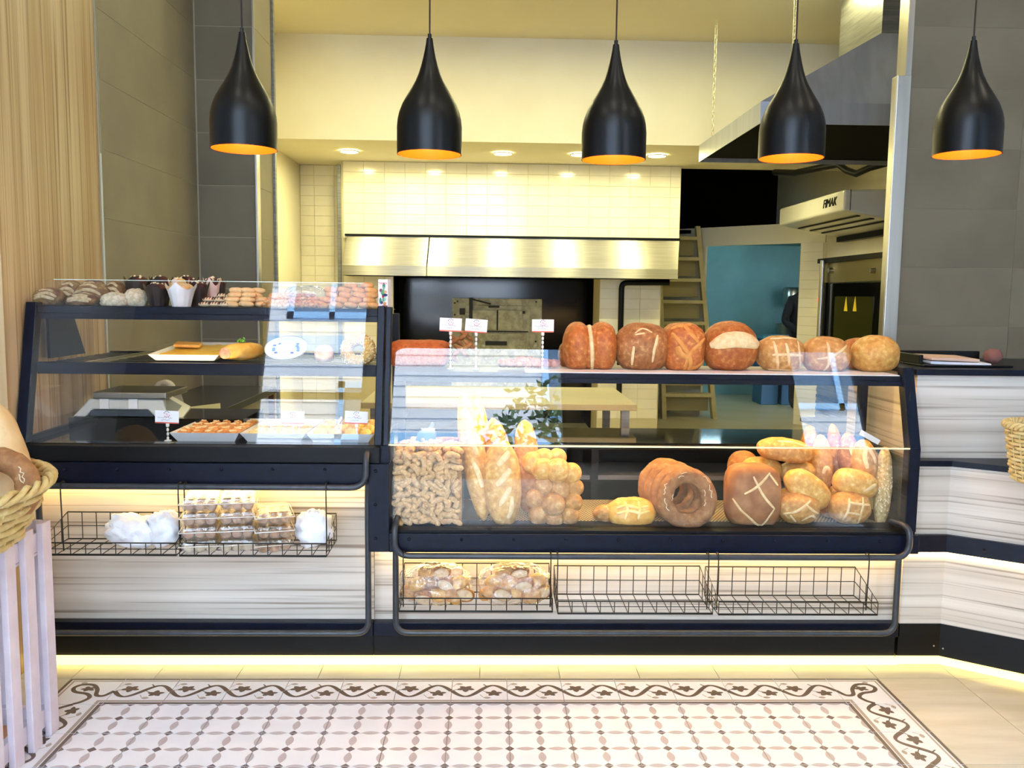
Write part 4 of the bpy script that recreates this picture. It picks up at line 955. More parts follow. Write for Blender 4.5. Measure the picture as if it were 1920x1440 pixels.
# ---------------------------------------------------------------- loaves on the top shelf of the bread case
YT = 3.41
B = ZSR
tw = empty('twin_loaf', at(1105, 697, Y=YT), 'dark orange loaf split into two humps by a pale seam on the top shelf', 'bread')
tw.location.z = B
mb = MB(); cz_ = []
for px in (1082, 1128):
    c = at(px, 650, Y=YT); top = at(px, 604, Y=YT).z; rz = (top-B)/1.85; mb.ell((c.x, YT, B+rz*.85), (.058, .10, rz), 30, 18, 2.4, .05, 2, px, flat=.85); cz_.append((c.x, rz))
xm = (cz_[0][0]+cz_[1][0])/2; rz = cz_[0][1]; mb.ell((xm, YT, B+rz*.8), (.05, .09, rz*.93), 24, 16, 2.3, .03, 2, 1, flat=.85); mb.build('crust', CO, parent=tw)
MB().tube([(xm-.006+.012*(1-t), YT-.089*(1-((t*1.68-.8)/.94)**2)**.5 if abs((t*1.68-.8)/.94) < 1 else YT, B+rz*(.02+1.68*t)) for t in [i/10 for i in range(11)]], .0085, 8).build('seam', SC, parent=tw)
lpx('small_loaf', 'small brown loaf tucked behind the twin-humped loaf', 1046, 640, 1080, 697, 3.50, .06, CB, base=B)
lpx('round_loaf', 'round brown loaf with two pale upright cuts on the top shelf', 1150, 605, 1258, 697, YT, .10, CB, base=B, p=2.3, scores=[[(-.42, .1), (-.44, -.3), (-.42, -.6)], [(.38, .52), (.28, .1), (.22, -.5)], (.004, [(-.35, .55), (-.1, .75), (.2, .62)]), (.004, [(-.35, .5), (-.05, .6)])])
lpx('crisscross_loaf', 'tall orange loaf deeply cut in a crisscross on the top shelf', 1242, 605, 1319, 697, YT-.01, .085, CO, base=B, p=3.0, amp=.06, sw=.009, scores=[[(-.6, .5), (-.2, .1), (.15, -.4), (.1, -.8)], [(.75, .35), (.3, .0), (.05, -.35), (-.1, -.85)], [(-.15, .85), (.15, .55), (.45, .25)], [(-.6, .65), (-.2, .8), (.2, .88)], [(.8, -.4), (.4, -.6), (.2, -.75)], (.013, [(-.45, .1), (-.35, -.15), (.0, -.35)])], smat=M('orange_score', '#dd9a4c', '#cf863a', scale=50, rough=.7))
lpx('band_loaf', 'largest round loaf with a broad pale band across its front', 1315, 602, 1419, 698, YT, .105, CO, base=B, p=2.2, scores=[(.024, [(-.80, .10), (-.4, .36), (0, .42), (.4, .38), (.85, .16)]), (.018, [(-.7, .08), (0, .22), (.78, .1)])])
lpx('hash_loaf', 'round tan loaf cut with a grid of pale lines on the top shelf', 1418, 629, 1505, 697, YT, .088, CT, base=B, p=2.4, scores=[[(-.45, .65), (-.4, 0), (-.25, -.75)], [(-.02, .6), (.05, .1), (.12, -.5)], [(.5, .65), (.55, .1), (.62, -.6)], [(-.55, .02), (0, .05), (.7, .0)], [(-.55, -.72), (0, -.75), (.65, -.7)], [(-.5, .78), (0, .85), (.5, .78)]])
lpx('cross_loaf', 'round tan loaf with a forked pale cut on the top shelf', 1503, 631, 1592, 697, YT, .088, CT, base=B, p=2.3, scores=[[(-.2, .7), (-.2, .2), (-.18, -.4), (-.25, -.75)], [(.62, .55), (.2, .2), (-.15, -.05), (-.6, -.15)]])
lpx('round_loaf', 'round orange loaf half hidden behind the last plain loaf', 1573, 633, 1645, 694, 3.50, .075, CO, base=B)
lpx('plain_loaf', 'plain smooth golden round loaf at the right end of the top shelf', 1597, 628, 1684, 694, YT-.01, .085, CG, base=B, amp=.03)
cake = at(787, 668, Y=3.42); ck = empty('sponge_cake', (cake.x, 3.42, B), 'long orange sponge cake at the left end of the bread case', 'cake')
zc = at(787, 638, Y=3.42).z
MB().ell((cake.x, 3.42, (B+zc)/2), (.115, .10, (zc-B)/2), 40, 16, 6, .03, 9, 4.2).build('crumb', M('orange_sponge', '#b4521c', '#cb6a2a', scale=60, rough=.8, bump=.6, bscale=120), parent=ck)
for k in range(9):
    a = at(846+5.5*(k % 5)*1.6, 668-3*(k//5)-6*(k % 2), Y=3.38); s = 1 if k % 2 else -1
    stick('cheese_stick', 'brown baked stick in the crossed pile behind the price tags', (a.x-.03, 3.36+.012*k, B+.022+.010*k), (a.x+.03, 3.36+.012*k, B+.07+.009*k) if s > 0 else (a.x+.032, 3.36+.012*k, B+.02+.009*k), .010, CB, group='baked sticks behind the price tags', cat='pastry') if s > 0 else stick('cheese_stick', 'brown baked stick in the crossed pile behind the price tags', (a.x-.028, 3.36+.012*k, B+.072+.009*k), (a.x+.03, 3.36+.012*k, B+.02+.010*k), .010, CB, group='baked sticks behind the price tags', cat='pastry')
for k, (px, py, r_) in enumerate(((950, 676, .034), (985, 668, .042), (1012, 672, .036), (1034, 676, .032), (968, 684, .03), (1000, 686, .03))):
    c = at(px, py, Y=3.36+.02*(k % 2)); rr = r_
    mb = MB()
    for j in range(6): a = 2*pi*j/6; mb.ell((c.x+rr*.55*cos(a), c.y+rr*.4*sin(a), B+rr*.62+.012*(1-k//4)*sin(3*a)), (rr*.55, rr*.5, rr*.5), 12, 8, 2, .08, 3, j+k)
    tag(mb.build('nut_cookie', M('nut_cookie_crust', '#a05a2c', '#c98a58', scale=50, rough=.7, bump=.5, bscale=80), base=True), 'knobbly orange nut cookie heaped between the tags and the twin loaf', 'cookie', 'nut cookies on the bread case')

# ---------------------------------------------------------------- inside the bread case
D = DECKR
spx('baguette', 'tallest baguette with long pale cuts leaning in the bread case', (868, 738), (908, 975), 24, 3.34, 3.215, CG, scores=[(.010, [(-.1, .75), (.15, .6), (.35, .42)]), (.010, [(-.2, .4), (.1, .2), (.35, .0)]), (.010, [(-.1, -.1), (.2, -.3), (.3, -.5)])], amp=.03)
spx('baguette', 'second baguette standing behind the tallest one', (893, 736), (912, 965), 20, 3.40, 3.33, CG, scores=[(.009, [(-.1, .6), (.3, .3)]), (.009, [(0, .1), (.3, -.2)])])
spx('short_baguette', 'thick golden short loaf with broad pale cuts in front of the baguettes', (938, 826), (946, 986), 36, 3.235, 3.205, CG, p=2.3, scores=[(.012, [(-.2, .45), (.2, .6), (.4, .7)]), (.012, [(-.3, .0), (.15, .2), (.4, .35)]), (.011, [(-.2, -.45), (.2, -.2), (.4, -.05)]), (.010, [(.45, -.25), (.35, -.55), (.2, -.75)])])
spx('short_baguette', 'brown short loaf standing behind the thick golden one', (924, 784), (950, 960), 27, 3.37, 3.31, CT, scores=[(.01, [(-.3, .5), (.1, .65), (.4, .6)])])
spx('short_baguette', 'plain tan short loaf with blunt top behind the bubble loaves', (983, 788), (992, 960), 24, 3.40, 3.34, CT, p=2.4)
def balls(name, label, lst, mat):
    mb = MB()
    for i, (px, py, rp, Y) in enumerate(lst): c = at(px, py, Y=Y); r_ = rp*Y/F_PX; mb.ell(c, (r_, r_*.9, r_), 22, 14, 2.1, .03, 2, i+px)
    return tag(mb.build(name, mat, base=True), label, 'bread')
balls('bubble_loaf', 'lower round bubble loaf of joined balls facing the pane', [(1020, 912, 19, 3.23), (1050, 918, 22, 3.235), (1078, 914, 17, 3.24), (1004, 935, 20, 3.225), (1074, 942, 19, 3.225), (1038, 946, 23, 3.20), (1010, 965, 20, 3.215), (1040, 970, 19, 3.21), (1068, 966, 19, 3.215)], CT)
balls('bubble_loaf', 'upper long bubble loaf lying on the round one', [(1000, 868, 22, 3.27), (1020, 862, 22, 3.28), (1045, 858, 18, 3.30), (1018, 880, 22, 3.235), (1046, 882, 24, 3.225), (1071, 887, 20, 3.235)], CG)
o = lpx('flat_bread', 'thin pale flat bread half under the bigger one', 1112, 940, 1182, 986, 3.26, .05, CT, lean=radians(-18), p=2.2, flat=None); o.scale = (1, 1, .8)
o = lpx('flat_bread', 'golden ridged flat bread lying in front of the mesh floor', 1138, 932, 1229, 989, 3.225, .035, M('golden_glazed', '#dc9a38', '#eebb5c', scale=30, c3='#f6d58c', rough=.3, bump=.3, bscale=40), lean=radians(-22), p=2.4, flat=None, amp=.08, freq=4, scores=[(.006, [(-.6, .2), (-.2, .35), (.2, .2), (.6, .3)]), (.006, [(-.6, -.15), (-.1, 0), (.3, -.15), (.65, 0)]), (.006, [(-.3, .6), (-.2, .1), (-.3, -.5)]), (.006, [(.25, .6), (.3, .1), (.2, -.5)])], smat=M('butter_glaze', '#f6d98f', '#eec468', scale=40, rough=.3))
def ring(name, label, px, py, R_, r_, Y, lean, mat, zlock=True, group=None, cracks=6, yaw=0.0):
    c = at(px, py, Y=Y); _seed[0] += 1.1; sd = _seed[0]
    def P_(a, b):
        k = 1+.05*noise.noise(Vector((cos(a)*2+sd, sin(a)*2, 0)))
        q = 1+.07*noise.noise(Vector((cos(a)*5+sd, sin(a)*5, cos(b)*1.5)))
        return Vector(((R_*k+r_*q*cos(b))*cos(a), r_*q*.85*sin(b), (R_*k+r_*q*cos(b))*sin(a)))
    n, m = 44, 16; V = [P_(2*pi*i/n, 2*pi*j/m) for i in range(n) for j in range(m)]
    mb = MB().add(V, [(i*m+j, i*m+(j+1) % m, ((i+1) % n)*m+(j+1) % m, ((i+1) % n)*m+j) for i in range(n) for j in range(m)], 0, True)
    o = mb.build(name, mat); o.location = c; o.rotation_euler = (lean, 0, yaw); tag(o, label, 'bread', group)
    for k in range(cracks):
        a0 = random.uniform(0, 2*pi); b0 = random.uniform(-2.4, -.8)
        pts = [P_(a0+.09*i, b0+random.uniform(-.18, .18)) for i in range(random.randint(4, 7))]
        pts = [q_+Vector((0, -.0008, 0)) for q_ in pts]
        e = MB().tube(pts, .0017, 5).build('flour_crack', SCF); e.parent = o
    return o
ro = ['front rye ring bread with pale cracks leaning in the bread case', 'second rye ring bread behind the front one', 'third rye ring bread from the front', 'rearmost rye ring bread of the leaning four']
for k in range(4): ring('ring_bread', ro[k], 1288-13*k, 934-7*k, .086, .031, 3.195+.062*k, radians(-14), CD, cracks=9 if k == 0 else 3, yaw=radians(6))
lpx('square_loaf', 'big square pale brown loaf scored with a diamond', 1360, 870, 1459, 992, 3.24, .075, M('matte_brown_crust', '#8f5a34', '#b07a4c', scale=14, c3='#c9986a', rough=.7, bump=.15, bscale=50), base=D, p=4.0, amp=.03, sw=.005, scores=[[(-.75, .0), (-.45, -.35), (-.1, -.6), (.35, -.9)], [(-.15, .6), (.1, .25), (.4, -.1), (.55, -.25)], [(.55, -.25), (.35, -.5), (.1, -.8)], [(-.45, .15), (.0, .4), (.35, .65)], [(.35, .62), (.6, .35)]])
lpx('hidden_loaf', 'red-brown loaf end peeping over the square loaf', 1365, 845, 1422, 905, 3.42, .07, CB)
lpx('hidden_loaf', 'golden loaf lying just behind the square loaf', 1386, 856, 1466, 905, 3.36, .05, CG)
lpx('oval_loaf', 'oval tan loaf lying on top of the pile', 1418, 821, 1525, 868, 3.33, .06, CT, tilt=radians(7), flat=.8, p=2.2, scores=[[(-.4, .72), (.1, .82), (.6, .6)]])
lpx('oval_loaf', 'golden oval loaf under the top one in the pile', 1460, 864, 1530, 905, 3.36, .05, CG)
spx('standing_loaf', 'red-brown standing loaf with one pale cut at the back', (1518, 798), (1518, 905), 18, 3.47, 3.44, CB, scores=[(.009, [(-.2, .4), (.1, .6), (.3, .75)])])
spx('standing_loaf', 'pale tan pointed loaf standing in front of the red-brown ones', (1539, 815), (1545, 925), 20, 3.37, 3.34, CT, scores=[(.008, [(-.3, -.3), (0, -.1), (.4, -.2)])])
spx('standing_loaf', 'slim red-brown loaf standing second from the back row', (1561, 795), (1572, 905), 15, 3.45, 3.41, CB, scores=[(.008, [(0, .3), (.2, .1), (.3, -.2)])])
spx('standing_loaf', 'pink-brown loaf with a pale ragged cut standing in the back row', (1590, 810), (1592, 910), 20, 3.40, 3.36, CB, scores=[(.007, [(.1, .6), (-.1, .3), (.2, .0), (0, -.3)])])
spx('standing_loaf', 'tan loaf with a forked pale cut standing nearest the right end', (1617, 824), (1626, 915), 25, 3.35, 3.31, CT, scores=[(.009, [(0, .7), (-.3, .3), (-.2, -.2)]), (.009, [(0, .7), (.4, .3), (.5, 0)])])
lpx('oval_loaf', 'golden oval loaf lying diagonally across the pile', 1464, 888, 1564, 946, 3.25, .045, CG, tilt=radians(36), p=2.3, flat=None)
lpx('oval_loaf', 'golden oval loaf lying above the right scored round', 1560, 880, 1646, 933, 3.26, .05, CG, tilt=radians(12), p=2.4, flat=None, scores=[(.008, [(.2, -.3), (.5, .1), (.7, .3)])])
lpx('small_roll', 'small round roll wedged behind the left scored round', 1457, 914, 1494, 955, 3.31, .035, CG)
lpx('small_roll', 'tiny golden roll between the scored rounds', 1553, 910, 1580, 938, 3.33, .03, CG)
lpx('scored_round', 'round loaf with a square cut pattern, left of the two low ones', 1456, 922, 1535, 992, 3.23, .06, CT, base=D, p=2.3, flat=.9, sw=.005, scores=[[(-.75, -.2), (-.3, .0), (.35, .6)], [(.1, .4), (.4, .1), (.75, -.2)], [(-.55, -.25), (-.25, -.7)], [(.0, -.6), (.4, -.3), (.7, -.5)]])
lpx('scored_round', 'round loaf with a grid cut pattern, right of the two low ones', 1554, 921, 1631, 992, 3.23, .06, CT, base=D, p=2.3, flat=.9, sw=.005, scores=[[(-.25, .7), (-.35, .1), (-.5, -.55)], [(.4, .7), (.3, .1), (.2, -.7)], [(-.3, .5), (.2, .4), (.75, .3)], [(-.4, -.1), (0, -.15), (.3, -.25)]])
lpx('hidden_loaf', 'dark red-brown loaf in the shadow between the scored rounds', 1536, 940, 1572, 990, 3.32, .05, CB, base=D)
sb = spx('seeded_loaf', 'long seeded loaf standing in the right corner of the bread case', (1660, 838), (1650, 985), 17, 3.33, 3.25, M('seeded_crust', '#b0935c', '#d3bd86', scale=90, rough=.7, bump=.4, bscale=120), p=2.2)
sm_ = MB()
for k in range(60):
    a = random.uniform(-.8, .8); b = random.uniform(-.8, .5); d = Vector((a, -sqrt(max(.05, 1-a*a-b*b)), b)).normalized(); q = surf(d, (.034, .031, .15), 2.2); sm_.ell(q, (.0028, .002, .004), 6, 4)
s_ = sm_.build('seeds', SEED); s_.parent = sb; s_['kind'] = 'stuff'
# bin of peanuts behind the lower pane
pn = MB(); V = []
nu, nv = 10, 12
for i in range(nv+1):
    t = -1+2*i/nv; rr = .0112*(sqrt(max(0, 1-abs(t)**3.2)))*(1-.13*math.exp(-(t/.25)**2))+.0002
    V += [(rr*cos(2*pi*j/nu), rr*sin(2*pi*j/nu), t*.0215) for j in range(nu)]
pn.add(V, [(i*nu+j, i*nu+(j+1) % nu, (i+1)*nu+(j+1) % nu, (i+1)*nu+j) for i in range(nv) for j in range(nu)], 0, True)
PEAN = M('peanut_shell', '#c79a62', '#d9b27e', scale=90, rough=.75, bump=.5, bscale=160, rnd=.12)
p0 = pn.build('peanut', PEAN); tag(p0, 'tan peanut in its shell in the glass bin of the bread case', 'peanut', 'peanuts in the glass bin')
rnd = random.Random(3); cnt = 0
px0, px1 = RX0+.034, -.104
def put(x, y, z, rot):
    global cnt
    o = p0 if cnt == 0 else p0.copy()
    if cnt: COL.objects.link(o)
    cnt += 1; o.location = (x, y, z); o.rotation_euler = rot; s = rnd.uniform(.85, 1.12); o.scale = (s, s, s*rnd.uniform(.85, 1.15))
for layer, yy in ((0, 3.162), (1, 3.182)):
    for r_ in range(13):
        z = D+.013+.0205*r_
        if z > .838: continue
        n = 8 if layer == 0 else 7
        for c_ in range(n):
            x = px0+(px1-px0)*(c_+.5)/n+rnd.uniform(-.008, .008)
            put(min(px1, max(px0, x)), yy+rnd.uniform(0, .005), z+rnd.uniform(-.005, .005), (rnd.uniform(-.3, .3), rnd.choice((.3, .9, 1.3, 1.57, 1.8, 2.3, 2.8))+rnd.uniform(-.25, .25), 0))
while cnt < 255:
    x = rnd.uniform(px0, px1); y = rnd.uniform(3.19, 3.285); put(x, y, .836+.025*(y-3.185)/.1-.025*abs((x+.22)/.15)**2+.012*rnd.random(), (pi/2+rnd.uniform(-.3, .3), rnd.uniform(-.3, .3), rnd.uniform(0, 3)))
hp_ = MB(); N_ = 40
for i in range(N_):
    for j in range(16):
        x = RX0+.024+(-.096-RX0-.024)*i/(N_-1); y = 3.195+.095*j/15; hp_.v.append(Vector((x, y, .815+.02*j/15+.012*noise.noise(Vector((x*90, y*90, 1))))))
hp_.f = [[i*16+j, (i+1)*16+j, (i+1)*16+j+1, i*16+j+1] for i in range(N_-1) for j in range(15)]; hp_.m = [0]*len(hp_.f); hp_.s = [True]*len(hp_.f)
k0 = len(hp_.v); hp_.box(RX0+.024, -.096, 3.196, 3.29, D+.001, .80)
tag(hp_.build('peanut_heap', PEAN, base=True), 'deeper peanuts filling the bin behind the nearest shells', 'peanuts', kind='stuff')
bx_ = empty('stick_bin', (-.23, 3.4, D), 'dark bin holding breadsticks behind the peanuts', 'bin')
MB().box(RX0+.035, -.098, 3.30, 3.56, D, .775).build('body', M('dark_bin_plastic', '#3a2c22', rough=.6), parent=bx_)
for k in range(16):
    lx = -.355+.03*(k % 4)+rnd.uniform(0, .04); z = .787+.019*(k//4); y = 3.32+.025*(k % 4)+rnd.uniform(0, .03)
    stick('breadstick', 'brown breadstick in the crosswise heap above the peanuts', (lx, y, z), (lx+.15, y+rnd.uniform(-.02, .02), z+rnd.uniform(-.01, .012)), .0095, CB, cat='bread', group='breadsticks above the peanuts')
scp = empty('bin_scoop', at(798, 820, Y=3.275), 'blue-grey plastic scoop stuck in the breadsticks above the peanuts', 'scoop')
SCOOP = M('blue_grey_plastic', '#5f7484', '#566a79', scale=10, rough=.3)
c = at(796, 822, Y=3.26); mb = MB(); pr_ = []
for i in range(9):
    a = -1.15+2.3*i/8
    for t in (0, .35, .7, 1.0): mb.v.append(Vector((c.x+.0+.045*(1-.18*t)*sin(a)*(1 if t < .9 else .8)+.012*t, 3.262-.022*cos(a)*(1-.3*t)+.02*t, .838+.075*t)))
mb.f = [[i*4+j, (i+1)*4+j, (i+1)*4+j+1, i*4+j+1] for i in range(8) for j in range(3)]; mb.m = [0]*24; mb.s = [True]*24
bo = mb.build('blade', SCOOP, parent=scp); sd_ = bo.modifiers.new('solid', 'SOLIDIFY'); sd_.thickness = .003
MB().cyl((c.x+.016, 3.275, .905), (c.x+.034, 3.285, .932), .008, n=10).build('handle', SCOOP, parent=scp)
p = at(1631, 820, Y=3.30); tag(MB().obox(p, (.085, .004, .02), (0, radians(28), 0)).build('plastic_scraper', M('white_plastic', '#f0ece4', rough=.4), base=True), 'white plastic scraper lying over the loaves at the right end', 'scraper')
# ---------------------------------------------------------------- top of the pastry case
S1 = ZSL
rl = ['lone floured rustic loaf at the far left of the pastry case top', 'floured rustic loaf standing second from the left', 'large floured rustic loaf with white ridges in the middle of its group', 'small floured rustic loaf in front of the ridged one', 'dark rustic loaf behind the ridged one', 'dark rustic loaf with pale split at the right of its group']
for k, (x0, y0, x1, y1, Y, ry) in enumerate(((66, 539, 121, 570, 3.36, .05), (112, 526, 156, 570, 3.45, .055), (140, 530, 206, 570, 3.40, .06), (124, 550, 184, 570, 3.325, .035), (150, 524, 202, 570, 3.52, .055), (196, 526, 237, 570, 3.47, .05))):
    lpx('rustic_loaf', rl[k], x0, y0, x1, y1, Y, ry, CR, base=S1, p=2.2, flat=.6, amp=.08, smat=SCR, sw=.0065, scores=[[(-.7, .2), (-.2, .45), (.3, .45), (.7, .15)], [(-.7, -.05), (-.1, .2), (.6, -.05)], [(-.4, .7), (.1, .8), (.5, .6)]], cat='bread')
SUG = M('sugared_crumb', '#e6dcc4', '#c9b690', scale=80, rough=.9, bump=.8, bscale=90)
for k, (x0, y0, x1, y1, Y) in enumerate(((190, 548, 240, 570, 3.33), (232, 541, 276, 570, 3.37))):
    lpx('sugared_loaf', ['low sugar-crumbed pastry right of the rustic loaves', 'taller sugar-crumbed pastry beside the dark muffins'][k], x0, y0, x1, y1, Y, .045, SUG, base=S1, flat=.5, amp=.12, freq=4, cat='pastry')
WD = M('dark_brown_wrapper', '#33241d', '#2a1d18', scale=20, rough=.6); WW = M('white_wrapper', '#e8e2de', rough=.7); WP = M('pale_pink_wrapper', '#e3c6b6', rough=.7)
CHO = M('chocolate_cake', '#3b1710', '#52241a', scale=50, rough=.8, bump=.6, bscale=80); VAN = M('vanilla_cake', '#dba968', '#e9c58c', scale=40, rough=.8, bump=.4, bscale=80)
CHIP = M('pale_chip', '#e9d2a6', rough=.6)
def muffin(px, ytop, Y, hw, wrap, top, label, chips=True):
    c = at(px, 560, Y=Y); r_ = hw*Y/F_PX; zt_ = at(px, ytop, Y=Y).z; h = zt_-S1
    t = empty('muffin', (c.x, Y, S1), label, 'muffin', 'muffins on the pastry case')
    n = 48; mb = MB(); lev = ((.60, 0), (.72, .30), (.88, .62), (1.0, .80)); V = []
    for li, (rf, hf) in enumerate(lev):
        for j in range(n):
            a = 2*pi*j/n+.3; pk = abs(((4*a/(2*pi)) % 1)-.5)*2      # four points
            rr = r_*rf*(1+.03*cos(12*a)); zz_ = h*hf
            if li == 3: zz_ = h*(.66+.30*pk**1.6); rr = r_*(.92+.16*pk)
            V.append((c.x+rr*cos(a), Y+rr*sin(a), S1+zz_))
    mb.add(V, [(i*n+j, i*n+(j+1) % n, (i+1)*n+(j+1) % n, (i+1)*n+j) for i in range(3) for j in range(n)], 0, True)
    mb.add(V[:n], [list(range(n))[::-1]])
    mb.build('wrapper', wrap, parent=t)
    MB().ell((c.x, Y, S1+h*.70), (r_*.80, r_*.80, h*.24), 24, 12, 2.2, .08, 3, px).build('cake_top', top, parent=t)
    if chips:
        for k in range(6):
            a = random.uniform(pi, 2*pi); rr = r_*random.uniform(.2, .65); MB().ell((c.x+rr*cos(a), Y+rr*sin(a), S1+h*(.70+.25*sqrt(max(.1, 1-(rr/(r_*.80))**2)))), (.005, .005, .004), 8, 5).build('chip', CHIP, parent=t)
mu = [(260, 514, 3.50, 24, WD, CHO, 'chocolate muffin in a dark pointed wrapper, leftmost in the back row'), (303, 514, 3.52, 20, WD, CHO, 'chocolate muffin in dark wrapper, second in the back row'), (352, 514, 3.54, 20, WD, CHO, 'chocolate muffin in dark wrapper in the middle of the back row'),
      (398, 516, 3.50, 15, WP, CHO, 'chocolate muffin in a pale pink wrapper at the back'), (296, 528, 3.36, 24, WD, CHO, 'dark wrapped muffin in front, left of the white one'), (340, 527, 3.315, 27, WW, VAN, 'vanilla muffin in a white pointed wrapper in front'),
      (372, 523, 3.42, 20, WD, CHO, 'dark wrapped muffin just right of the white one'), (336, 518, 3.45, 18, WP, VAN, 'vanilla muffin in pink wrapper behind the white one'), (414, 520, 3.55, 10, WD, CHO, 'dark wrapped muffin at the right end, mostly hidden')]
for m_ in mu: muffin(*m_)
# cookies by kind, one mesh each, copied
def cookie_proto(name, mb, mat, label, group, extra=None):
    o = mb.build(name, mat); tag(o, label, 'cookie', group)
    if extra: e = extra[0].build(extra[1], extra[2]); e.parent = o
    return o
used = {}
def place(o, loc, rot=(0, 0, 0), s=1.0):
    if o.name not in used: used[o.name] = 1; c = o
    else: c = dup(o)
    c.location = loc; c.rotation_euler = rot; c.scale = (s, s, s); return c
stripe = MB()
for x in (-.016, -.006, .004, .014): stripe.tube([(x, -.016, .002), (x+.002, -.008, .0085), (x+.003, 0, .0105), (x+.004, .01, .008)], .0022, 6)
ck1 = cookie_proto('striped_cookie', MB().ell((0, 0, 0), (.024, .018, .0095), 18, 10), M('pale_cookie', '#e5cda2', rough=.7), 'small pale cookie striped with chocolate beside the muffins', 'striped cookies', (stripe, 'chocolate_stripes', CHO))
for (px, py) in ((384, 566), (402, 566), (420, 566), (391, 557), (411, 557), (424, 556), (416, 549)):
    p = at(px, py, Y=3.33+(566-py)*.006); place(ck1, (p.x, p.y, S1+.0095+(566-py)*.0019), (0, 0, .2))
ck2 = cookie_proto('shortbread_cookie', MB().ell((0, 0, 0), (.030, .024, .012), 20, 12, 2.2, .05, 2, 3), M('pale_shortbread', '#e8c791', '#e0bb82', scale=40, rough=.7, bump=.15), 'pale oval shortbread cookie in the pile right of the muffins', 'shortbread pile')
for (px, py, k) in ((434, 567, 0), (462, 567, 0), (436, 560, 1), (464, 561, 1), (441, 553, 2), (467, 552, 2), (444, 545, 3), (464, 541, 3), (484, 546, 3), (482, 556, 1), (492, 560, 1), (489, 567, 0), (478, 550, 2)):
    p = at(px, py, Y=3.34+.012*k+(.05 if px > 475 else 0)); place(ck2, (p.x, p.y, S1+.011+.0175*k), (random.uniform(-.1, .1), random.uniform(-.15, .15), random.uniform(-.3, .3)))
ck3 = cookie_proto('almond_cookie', MB().ell((0, 0, 0), (.0145, .014, .0095), 14, 8, 2.0, .08, 3, 5), M('reddish_cookie', '#bd8048', '#dcb380', scale=45, c3='#ecd9b8', rough=.7, bump=.3), 'small reddish almond cookie in the wide low pile under the clear bag', 'almond cookie pile')
for r_ in range(4):
    for k in range(13-r_):
        px = 497+8.6*k+4.3*r_; p = at(px, 566, Y=3.335+.022*r_); place(ck3, (p.x, p.y+random.uniform(-.006, .006), S1+.009+.0125*r_), (random.uniform(-.5, .5), random.uniform(-.6, .6), random.uniform(0, 3)), random.uniform(.9, 1.15))
ck4 = cookie_proto('tahini_cookie', MB().ell((0, 0, 0), (.0265, .018, .0125), 20, 12, 2.5, .04, 2, 7), M('brown_cookie', '#dcab6c', '#d09c5c', scale=50, rough=.7, bump=.25), 'brown oval cookie in the neatly stacked pile left of the carton', 'brown oval cookies')
for r_, xs in enumerate(((604, 631, 658, 685, 700), (612, 640, 667, 693), (622, 648, 674, 697), (620, 646, 672, 696), (658, 688))):
    for k, px in enumerate(xs):
        p = at(px, 566, Y=3.345+.012*r_); place(ck4, (min(p.x, LX1-.045), p.y, S1+.012+.0192*r_), (0, random.uniform(0, .22), random.uniform(-.2, .2)))
FILM = glass('clear_film', .10, (1, 1, 1), .08, .8, 40, .06)
bag = MB().ell(at(575, 552, Y=3.42), (.085, .05, .034), 36, 20, 2.2, .16, 3.5, 11)
tag(bag.build('cookie_bag', FILM, base=True), 'clear plastic bag resting on the almond cookies', 'bag')
# carton at the right end
cb = at(721, 552, Y=3.33); cx, cy, w2 = cb.x, 3.33, .019
ct = empty('drink_carton', (cx, cy, S1+.004), 'white printed carton with red and green artwork on the case corner', 'carton')
zt_ = at(720, 524, Y=3.31).z; zb_ = at(720, 578, Y=3.31).z
PR = {n: M('carton_'+n, c, rough=.5) for n, c in dict(white='#f1f2f4', red='#c0224a', teal='#2f8f84', green='#5fae7a', plum='#8e3a63', orange='#d99a5c', navy='#2c3564', mint='#a9dbc6', lilac='#cfc6d2').items()}
R0 = Euler((0, 0, radians(-14))).to_matrix(); O0 = Vector((cx, cy, 0))
def cbox(name, x0, x1, y0, y1, z0, z1, mat):
    mb = MB().box(x0, x1, y0, y1, z0, z1); mb.v = [O0+R0@v for v in mb.v]; return mb.build(name, mat, parent=ct)
cbox('box', -w2, w2, -.016, .016, zb_, zt_, PR['white'])
H_ = zt_-zb_
def dot(u, v, rx, rz, mat, k=14):
    V = [O0+R0@Vector((u*w2+rx*cos(2*pi*i/k), -.0163, zb_+v*H_+rz*sin(2*pi*i/k))) for i in range(k)]
    MB().add(V, [list(range(k))[::-1]]).add([q_+R0@Vector((0, .0004, 0)) for q_ in V], [list(range(k))]).build('print', mat, parent=ct)
for a in ((.2, .77, .006, .012, 'teal'), (.15, .66, .005, .012, 'mint'), (-.45, .62, .006, .007, 'plum'), (-.1, .56, .008, .011, 'green'), (.55, .57, .006, .006, 'orange'), (.35, .46, .012, .006, 'navy'), (0, .40, .005, .005, 'red'), (.45, .33, .006, .009, 'mint'), (-.55, .27, .005, .011, 'teal'), (-.35, .2, .007, .006, 'navy'), (.35, .16, .007, .007, 'orange'), (.1, .3, .006, .008, 'green')):
    dot(a[0], a[1], a[2], a[3], PR[a[4]])
cbox('print_band', -.003, w2*.95, -.0168, -.016, zb_+.004, zb_+.011, PR['plum'])
def letters(txt, size, mat, parent, loc, R_, name='lettering', sx=1.0, ex=.0002):
    me = text_mesh(txt, size, ex); me.materials.append(mat); o = bpy.data.objects.new(name, me); COL.objects.link(o); o.parent = parent
    off = Vector((0, 0, 0)); q_ = parent
    while q_ is not None: off += q_.location; q_ = q_.parent
    o.matrix_local = Matrix.Translation(Vector(loc)-off) @ (R_ @ Matrix(((1, 0, 0), (0, 0, -1), (0, 1, 0)))).to_4x4() @ Matrix.Diagonal((sx, 1, 1, 1)); return o
